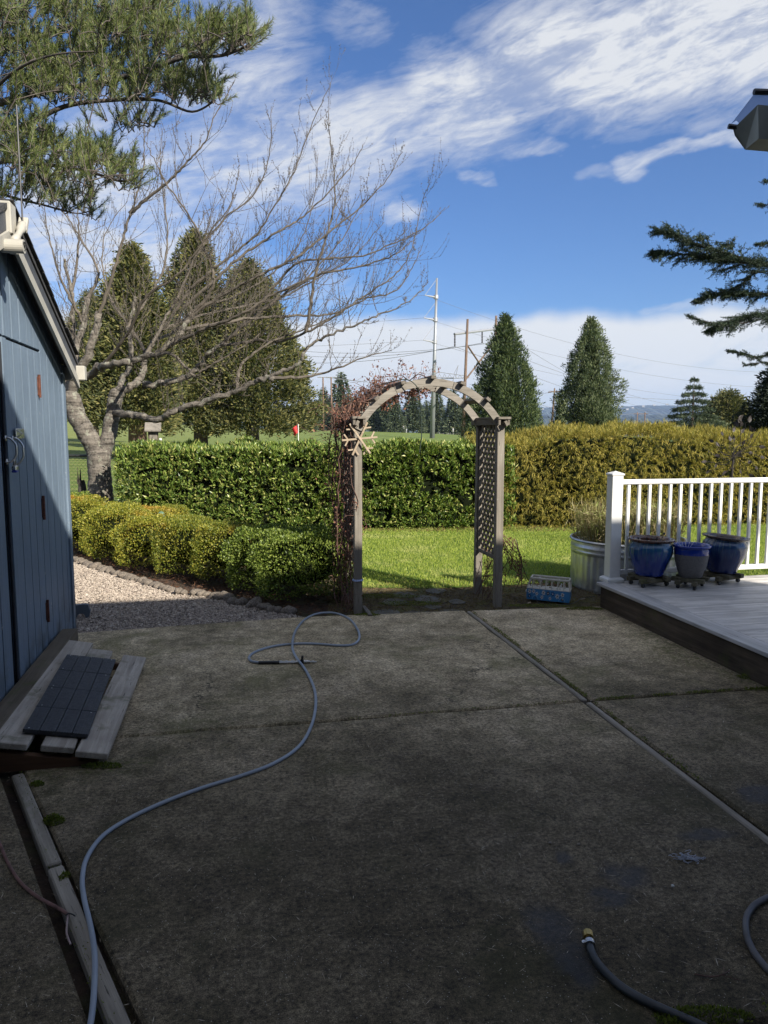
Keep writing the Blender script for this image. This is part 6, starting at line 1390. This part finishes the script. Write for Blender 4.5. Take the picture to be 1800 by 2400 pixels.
def spray(p, d, L, r, depth):
    n = 5; pts = [p]; q = p.copy(); dd = d.normalized()
    for k in range(n): dd = (dd+Vector((random.gauss(0, .10), random.gauss(0, .1), random.gauss(-.02, .07)))).normalized(); q = q+dd*L/n; pts.append(q.copy())
    g.tube(pts, [r*(1-.7*k/n) for k in range(n+1)], 3, False)
    m_ = int(L*170); t = rng.uniform(0, 1, m_); pa = np.array([tuple(x_) for x_ in pts]); b = np.stack([np.interp(t*n, np.arange(n+1), pa[:, i]) for i in range(3)], 1); npn.append(b); ndn.append(unit(m_)*.9+np.array(tuple(dd))*.4+[0, 0, .25])
    if depth:
        for k in range(1, n+1):
            for e in range(2):
                if random.random() < .8: spray(pts[k], dd*.8+Vector((random.gauss(0, .45), random.gauss(0, .5), random.gauss(-.06, .22))), L*random.uniform(.35, .6), r*.6, depth-1)
for pts, r, Lm in cl:
    s_ = spline([D(a, b, YD+c) for a, b, c in pts], 6); g.tube(s_, np.linspace(r, .004, len(s_)), 6)
    for k in range(4, len(s_)):
        t = (s_[k]-s_[k-1]).normalized(); fr = k/len(s_)
        for e in range(4 if Lm > .6 else 2):
            spray(s_[k], t*.9+Vector((random.gauss(0, .35), random.gauss(0, .6), random.gauss(-.05, .20))), Lm*random.uniform(.35, .7)*(1.0-.78*fr), .004, 1)
build(g, 'trunk', M_dkb, ced); npn = np.concatenate(npn); ndn = np.concatenate(ndn); k = len(npn)
g = G(); g.leaves(npn, ndn, unit(k), rng.uniform(.022, .045, k), rng.uniform(.006, .011, k)); build(g, 'crown', M_cn, ced)

# ================================================================ CHAIN LINK FENCE
fence = thing('chain_link_fence', 'black chain link fence with top rail behind the cherry tree', 'fence', (-5.5, 13.45, 0))
M_fm = simple('black_fence_wire', (.02, .022, .02), .5)
FY, FZ = 13.45, 1.12; g = G(); g.tube([(-7.5, FY, FZ), (-3.4, FY+.0, FZ)], .022, 8); build(g, 'top_rail', M_fm, fence)
for x_ in (-7.3, -4.0): g = G(); g.tube([(x_, FY+.03, -.05), (x_, FY+.03, FZ)], .025, 8); build(g, 'fence_post', M_fm, fence)
g = G(); s_ = .072; x_ = -7.5
while x_ < -3.4:
    for sg in (1, -1):
        n_ = int(FZ/s_); pts = []
        for k in range(n_+1): pts.append((x_+(s_/2 if (k % 2 == 0) == (sg > 0) else -s_/2)+0, FY+.003*sg, FZ-.02-k*s_))
        g.tube(pts, .0022, 3, False)
    x_ += s_
build(g, 'wire_mesh', M_fm, fence)
# black rough stump by the trunk
g = G(); a = cp(192, 1215, .2); g.tube(spline([a, a+Vector((.02, 0, .25)), a+Vector((.03, 0, .5)), a+Vector((.02, 0, .66))], 4), np.linspace(.11, .05, 13), 9); 
for k in range(6): b = a+Vector((random.gauss(0, .03), random.gauss(0, .03), .6)); g.tube([b, b+Vector((random.gauss(0, .02), 0, random.uniform(.1, .3)))], [.012, .003], 4)
o = build(g, 'tree_stump', M_dkb, None, loc=(a.x, a.y, 0)); setp(o, 'dark rough dead stump against the left side of the cherry trunk', 'stump')
# garden rock
p = P(265, 1215, .10); g = G(); g.ball((px2(268, 12), 12.0, .12), .13, 12, 8, (1.3, .8, .7), .25); o = build(g, 'rock', M_stone, None, loc=(px2(268, 12), 12.0, .05), smooth=True); setp(o, 'pale rounded rock at the foot of the cherry tree', 'rock')
# glass globe on a stake
gp = D(378, 1206, 9.55); mgl, ngl, bgl, ogl = newmat('green_glass'); bgl.inputs['Base Color'].default_value = (.55, .85, .65, 1); bgl.inputs['Transmission Weight'].default_value = .85; bgl.inputs['Roughness'].default_value = .03
gl = thing('glass_globe', 'green glass globe on a thin stake among the yellow shrubs', 'globe', (gp.x, gp.y, 0)); g = G(); g.ball(tuple(gp), .042, 24, 14); build(g, 'globe', mgl, gl, smooth=True); g = G(); g.tube([(gp.x, gp.y, .0), (gp.x, gp.y, gp.z-.04)], .005, 6); build(g, 'stake', M_gtube, gl)
# birdhouse
BX, BY = px2(354, 13.2), 13.4; bz = D(900, 1055, BY).z; bt_ = D(900, 990, BY).z
bird = thing('birdhouse', 'weathered grey wooden birdhouse showing above the laurel hedge', 'birdhouse', (BX, BY, 0)); bird.rotation_euler = (0, 0, .25); BM = wm(bird)
g = G(); g.bevbox((0, 0, 1.38), (.17, .16, .36), .004); build(g, 'box_body', M_rampd, bird, BM); g = G(); g.bevbox((-.0, -.088, 1.38), (.13, .014, .32), .003); build(g, 'front_panel', M_arch, bird, BM)
g = G(); g.bevbox((0, -.05, 1.63), (.28, .30, .03), .004, Matrix.Rotation(.5, 3, 'X')); build(g, 'roof', M_archh, bird, BM)
g = G(); g.tube([(0, .02, 0), (0, .02, 1.25)], .03, 8); build(g, 'pole', M_archh, bird, BM)
q = D(376, 1030, 13.3); g = G(); g.ball(tuple(q), .026, 14, 8); g.tube([q+Vector((0, 0, -.02)), q+Vector((-.01, 0, -.12))], .012, 8); g.tube([q+Vector((-.01, 0, -.12)), Vector((q.x-.01, q.y, 0))], .008, 6)
o = build(g, 'garden_light', M_pwhite, None, loc=(q.x, q.y, 0), smooth=True); setp(o, 'small white ball light on a stake beside the birdhouse', 'light')
# metal leaf sculpture behind the railing
M_met = simple('dark_bronze', (.03, .024, .022), .6, .2, var=.4, scale=20)
c_ = D(1718, 1070, 9.2); ws = thing('leaf_wind_spinner', 'dark metal wind sculpture of leaf vanes standing behind the white railing', 'sculpture', (c_.x, c_.y, 0))
g = G(); g.tube([(c_.x, c_.y, 0), (c_.x, c_.y, c_.z+.05)], .012, 8); build(g, 'pole', M_met, ws)
lg = G(); n_ = 10; V = [(0, 0, 0)]; up_ = [(.5*math.sin(math.pi*k/n_)*.042/.042*.020*2*.5, 0, .07*k/n_) for k in range(n_+1)]
V = [(.021*math.sin(math.pi*(k/n_)**.8), .006*math.sin(math.pi*k/n_), .075*k/n_) for k in range(n_+1)]+[(-.021*math.sin(math.pi*(k/n_)**.8), .006*math.sin(math.pi*k/n_), .075*k/n_) for k in range(n_, -1, -1)]
lg.poly(V); lme = lg.mesh('vane'); lme.materials.append(M_met)
for ring, (rad, nn_, ln) in enumerate(((.30, 15, .02), (.20, 11, .02))):
    for k in range(nn_):
        a = 6.283*k/nn_+ring*.2; tipv = Vector((math.cos(a)*rad, random.gauss(0, .05), math.sin(a)*rad)); g = G(); hub = Vector((c_.x, c_.y, c_.z)); g.tube(spline([hub+Vector((0, -.02, 0)), hub+tipv*.5+Vector((-math.sin(a)*.05, 0, math.cos(a)*.05)), hub+tipv], 4), .003, 4); build(g, 'arm', M_met, ws)
        piece(lme, 'vane', ws, tuple(hub+tipv-Vector(ws.location)), (random.uniform(-.4, .4), math.pi/2-a+random.uniform(-.5, .5), random.uniform(-.9, .9)))
for k in range(6):
    a = D(1755+random.uniform(-30, 25), 1010+random.uniform(-30, 10), 9.2); piece(lme, 'vane', ws, tuple(a-Vector(ws.location)), (random.uniform(-.4, .4), random.uniform(-1, 1), random.uniform(-.9, .9)), (1.2,)*3)
g = G(); a = D(1755, 1040, 9.2); 
for k in range(5): g.tube(spline([c_+Vector((0, 0, .0)), c_+Vector((.08+.03*k, 0, .12)), D(1735+12*k, 985+6*k, 9.2)], 4), .003, 4)
build(g, 'stem', M_met, ws)
# ================================================================ GOLF FLAG, GOLFERS
b_ = at(699, 41); zb_ = float(hgt(*b_)); flag = thing('golf_flag', 'red golf flag on a thin white pin out on the fairway', 'flag', (b_[0], b_[1], zb_)); zt_ = D(699, 994, 41).z
g = G(); g.tube([(b_[0], b_[1], zb_), (b_[0], b_[1], zt_)], .022, 6); build(g, 'pin', M_pwhite, flag)
g = G(); V = []
for k in range(6):
    for j in range(5): V.append((b_[0]+.34*k/5*(-1)*(1-.35*j/4)+.0, b_[1]+.07*math.sin(k*1.3+j*.5), zt_-.42*j/4-.24*k/5))
g.raw(V, [[k*5+j, k*5+j+1, k*5+j+6, k*5+j+5] for k in range(5) for j in range(4)]); build(g, 'flag_cloth', simple('red_cloth', (.42, .015, .015), .7), flag, smooth=True)
def person(px_, Y, shirt, trous, lab, face=0, bend=0):
    b_ = at(px_, Y); z0 = float(hgt(*b_)); me = bpy.data.meshes.new('body')
    J = [(0, 0, .95), (0, bend*.15, 1.2), (0, bend*.3, 1.42), (0, bend*.36, 1.55), (0, bend*.4, 1.68), (.19, bend*.3, 1.38), (.27, bend*.4-.05, 1.1), (.25, bend*.5-.15, .88), (-.19, bend*.3, 1.38), (-.27, bend*.4-.05, 1.1), (-.25, bend*.5-.15, .88), (.10, 0, .88), (.12, .0, .48), (.12, .03, .06), (.12, -.10, .04), (-.10, 0, .88), (-.12, -.02, .48), (-.12, .03, .06), (-.12, -.10, .04)]
    E_ = [(0, 1), (1, 2), (2, 3), (3, 4), (2, 5), (5, 6), (6, 7), (2, 8), (8, 9), (9, 10), (0, 11), (11, 12), (12, 13), (13, 14), (0, 15), (15, 16), (16, 17), (17, 18)]
    me.from_pydata(J, E_, []); o = bpy.data.objects.new('person', me); C.objects.link(o); o.location = (b_[0], b_[1], z0); o.rotation_euler = (0, 0, face)
    mo = o.modifiers.new('skin', 'SKIN'); rs = [.17, .16, .17, .07, .11, .08, .06, .045, .08, .06, .045, .12, .085, .06, .045, .12, .085, .06, .045]
    for v_, r_ in zip(me.skin_vertices[0].data, rs): v_.radius = (r_, r_*.8)
    me.skin_vertices[0].data[0].use_root = True; s2 = o.modifiers.new('sub', 'SUBSURF'); s2.levels = 1; s2.render_levels = 1
    m, n, b, oo = newmat('golf_clothes'); v = n.add('ShaderNodeTexCoord').outputs['Object']; Z = n.xyz(v)[2]
    n.put(b.inputs['Base Color'], n.mix(n.m('GREATER_THAN', Z, 1.5), n.mix(n.m('GREATER_THAN', Z, .93), trous, shirt), (.45, .28, .2))); b.inputs['Roughness'].default_value = .8
    me.materials.append(m); return setp(o, lab, 'person', None)
person(946, 175, (.55, .55, .56), (.03, .03, .04), 'tiny golfer in pale top standing left of the steel pole', .5)
person(952, 176, (.25, .27, .3), (.45, .45, .45), 'tiny golfer in grey top bending beside the pale topped one', 2.0, .5)
person(1062, 178, (.6, .6, .6), (.6, .58, .55), 'tiny golfer dressed in white seen through the arch', 1.0)
# ================================================================ POLES AND WIRES
M_stl = simple('pale_steel_pole', (.27, .285, .30), .45, .3, var=.08, scale=.5); M_wp = simple('utility_pole_wood', (.13, .085, .058), .9, var=.35, scale=1.5); M_gal = simple('grey_lattice_steel', (.30, .31, .33), .5, .3); M_wire = simple('overhead_wire', (.16, .16, .17), .6)
def G3(px_, Y): b_ = at(px_, Y); return Vector((b_[0], b_[1], float(hgt(*b_))))
def pole(px0, pxt, Y, top, r0, r1, mat, par, nm='pole', n=10):
    b_ = G3(px0, Y); t_ = D(pxt, top, Y); g = G(); g.tube([b_, t_], [r0, r1], n); build(g, nm, mat, par, smooth=True); return t_
Ys = 105; mono = thing('transmission_pole', 'tall pale steel transmission pole seen through the arch', 'utility pole', tuple(G3(1014, Ys))); pole(1013, 1024, Ys, 652, .36, .13, M_stl, mono, n=16)
wp = {}
for k, (py_, ln) in enumerate(((697, 26), (750, 27), (802, 27))):
    a = D(1022-k*1.5, py_, Ys); b = D(1022-k*1.5-ln, py_-5+0*k, Ys-1.0); g = G(); g.tube([a, b], [.14, .06], 8); g.tube([D(1023-k*1.5, py_-42, Ys), b], .03, 5); build(g, 'cross_arm', M_gal, mono); wp[k] = b
    g = G(); g.tube([a+Vector((0, 0, -.2)), a+Vector((0, 0, .3))], .34, 10); build(g, 'bracket', M_gal, mono)
hf = thing('h_frame_pylon', 'wooden H frame pylon with braced legs behind the dark conifer', 'utility pole', tuple(G3(1090, 100)))
pole(1085, 1096, 100, 748, .24, .15, M_wp, hf); pole(1156, 1163, 108, 740, .24, .15, M_wp, hf)
ca_, cb_ = D(1065, 783, 98), D(1202, 766, 112); g = G(); g.tube([ca_, cb_], .16, 8); build(g, 'crossbeam', M_gal, hf)
g = G(); g.tube([D(1097, 812, 100), D(1160, 905, 108)], .11, 8); g.tube([D(1085, 898, 100), D(1160, 800, 108)], .11, 8); build(g, 'cross_brace', M_wp, hf)
ins = []
for (px_, py_, Y) in ((1066, 783, 98), (1130, 775, 105), (1200, 767, 111)):
    a = D(px_, py_, Y); z1 = D(px_, py_+29, Y); g = G(); pts = []; rr = []
    for k in range(17): t = k/16; pts.append(a.lerp(z1, t)); rr.append(.13 if k % 2 else .05)
    g.tube(pts, rr, 8); build(g, 'insulator_string', M_dkb, hf); ins.append(z1)
lt = thing('lattice_pylon', 'grey steel lattice pylon in front of the far trees', 'pylon', tuple(G3(1043, 250))); g = G(); Yl = 250; bl = G3(1018, Yl); brr = G3(1067, Yl)
def tb(px0, py0, px1, py1, d0=0, d1=0, r=.14): g.tube([D(px0, py0, Yl+d0), D(px1, py1, Yl+d1)], r, 4)
for dd in (-3, 3):
    tb(1018, 1016, 1033, 925, dd, dd*.5); tb(1067, 1016, 1052, 925, dd, dd*.5); tb(1033, 925, 1022, 885, dd*.5, dd*.3); tb(1052, 925, 1064, 885, dd*.5, dd*.3); tb(1022, 885, 1064, 885, dd*.3, dd*.3, .11); tb(990, 890, 1100, 885, dd*.2, dd*.2, .12); tb(1000, 884, 1028, 872, dd*.2, dd*.2, .1); tb(1028, 872, 1100, 882, dd*.2, dd*.2, .1)
    tb(1028, 872, 1026, 858, dd*.2, 0, .1); tb(1064, 876, 1074, 856, dd*.2, 0, .1); tb(1074, 856, 1068, 885, 0, dd*.2, .1)
    for k in range(5):
        y0 = 1016-k*18; y1 = y0-18; x0 = 1018+(1016-y0)*.165; x1 = 1067-(1016-y0)*.165; x2 = 1018+(1016-y1)*.165; x3 = 1067-(1016-y1)*.165
        tb(x0, y0, x3, y1, dd, dd*.8, .09); tb(x1, y0, x2, y1, dd, dd*.8, .09)
    for k in range(8): tb(1000+12*k, 888, 1006+12*k, 874+k*.8, dd*.2, dd*.2, .07); tb(1006+12*k, 874+k*.8, 1012+12*k, 887, dd*.2, dd*.2, .07)
build(g, 'lattice', M_gal, lt)
sp_ = thing('h_frame_pylon', 'pair of slim wooden poles with a crossbar left of the arch', 'utility pole', tuple(G3(758, 150))); pole(758, 757, 150, 884, .22, .14, M_wp, sp_); pole(778, 776, 150, 884, .22, .14, M_wp, sp_); g = G(); g.tube([D(744, 884, 150), D(790, 884, 150)], .10, 6); build(g, 'crossbeam', M_gal, sp_)
u1 = thing('utility_pole', 'leaning wooden utility pole with one crossarm left of the grey conifer', 'utility pole', tuple(G3(1293, 140))); pole(1291, 1300, 140, 910, .2, .13, M_wp, u1); g = G(); g.tube([D(1285, 919, 140), D(1316, 917, 140)], .10, 6); build(g, 'crossarm', M_wp, u1)
u2 = thing('h_frame_pylon', 'small distant H frame pylon between the two right hand trees', 'utility pole', tuple(G3(1495, 300))); pole(1493, 1494, 300, 966, .3, .2, M_wp, u2); pole(1510, 1512, 300, 966, .3, .2, M_wp, u2); g = G(); g.tube([D(1486, 970, 300), D(1519, 970, 300)], .16, 6); build(g, 'crossbeam', M_wp, u2)
def wire(a, b, sag, lab, r=.017):
    global wn; wn = globals().get('wn', -1)+1; lab = wlab[wn]
    pts = []
    for k in range(25): t = k/24; p = a.lerp(b, t); p.z -= sag*4*t*(1-t); pts.append(p)
    g = G(); g.tube(pts, r, 4, False); m_ = pts[12]; o = build(g, 'power_line', M_wire, None, loc=tuple(m_)); return setp(o, lab, 'power line', 'overhead power lines across the sky')
wlab = ['power line falling to the right from the top arm of the steel pole', 'power line falling to the right from the middle arm of the steel pole', 'power line falling to the right from the lowest arm of the steel pole',
 'topmost power line running left from the steel pole behind the cherry twigs', 'middle power line running left from the steel pole', 'power line running left from the lowest arm of the steel pole',
 'power line from the left insulator of the braced pylon to the right', 'power line from the left insulator of the braced pylon to the left', 'power line from the middle insulator of the braced pylon to the right', 'power line from the middle insulator of the braced pylon to the left', 'power line from the right insulator of the braced pylon to the right', 'power line from the right insulator of the braced pylon to the left',
 'faint power line from the left of the two slim poles', 'faint power line from the right of the two slim poles', 'low power line from the leaning pole to the right edge', 'low power line from the leaning pole towards the dark conifer', 'faint power line at the small distant pylon']
LR = 'thin overhead power line running right from the pylons'; LL = 'thin overhead power line running left from the pylons'
wire(wp[0], D(1825, 873, 130), 2.5, LR); wire(wp[1], D(1835, 910, 130), 2.0, LR); wire(wp[2], D(1840, 945, 140), 2.0, LR)
wire(wp[0], D(150, 655, 120), 1.5, LL); wire(wp[1], D(150, 745, 120), 1.2, LL); wire(wp[2], D(150, 790, 120), 1.2, LL)
for k, q in enumerate(ins):
    wire(q, D([1640, 1700, 1560][k], [975, 960, 960][k], 330), 3, LR, .03); wire(q, D(560, [828, 812, 803][k], 150), 2, LL, .03)
for k in range(2): wire(D(757+19*k, 884, 150), D(1060, 895+4*k, 240), 1, LL, .04)
wire(D(1286, 916, 140), D(1840, 935, 200), 1, LR, .03); wire(D(1316, 916, 140), D(1100, 900, 200), 1.5, LL, .03); wire(D(1486, 969, 300), D(1255, 945, 250), 2, LR, .06)
# ================================================================ small additions: pine cones
# ================================================================ HAZE
hx = G(); hx.box((0, 1500, 130), (12600, 9800, 300)); 
mh = bpy.data.materials.new('haze_air'); mh.use_nodes = True; nh = NT(mh.node_tree); nh.n.clear(); pv = nh.add('ShaderNodeVolumePrincipled'); pv.inputs['Color'].default_value = (.50, .68, 1, 1); pv.inputs['Density'].default_value = 1.15e-4; pv.inputs['Anisotropy'].default_value = .1
nh.l.new(pv.outputs[0], nh.add('ShaderNodeOutputMaterial').inputs['Volume']); o = build(hx, 'haze', mh, kind='stuff', label='thin blue haze of the air over the valley')
sc.cycles.volume_bounces = 0; sc.cycles.max_bounces = 6; sc.cycles.transparent_max_bounces = 8
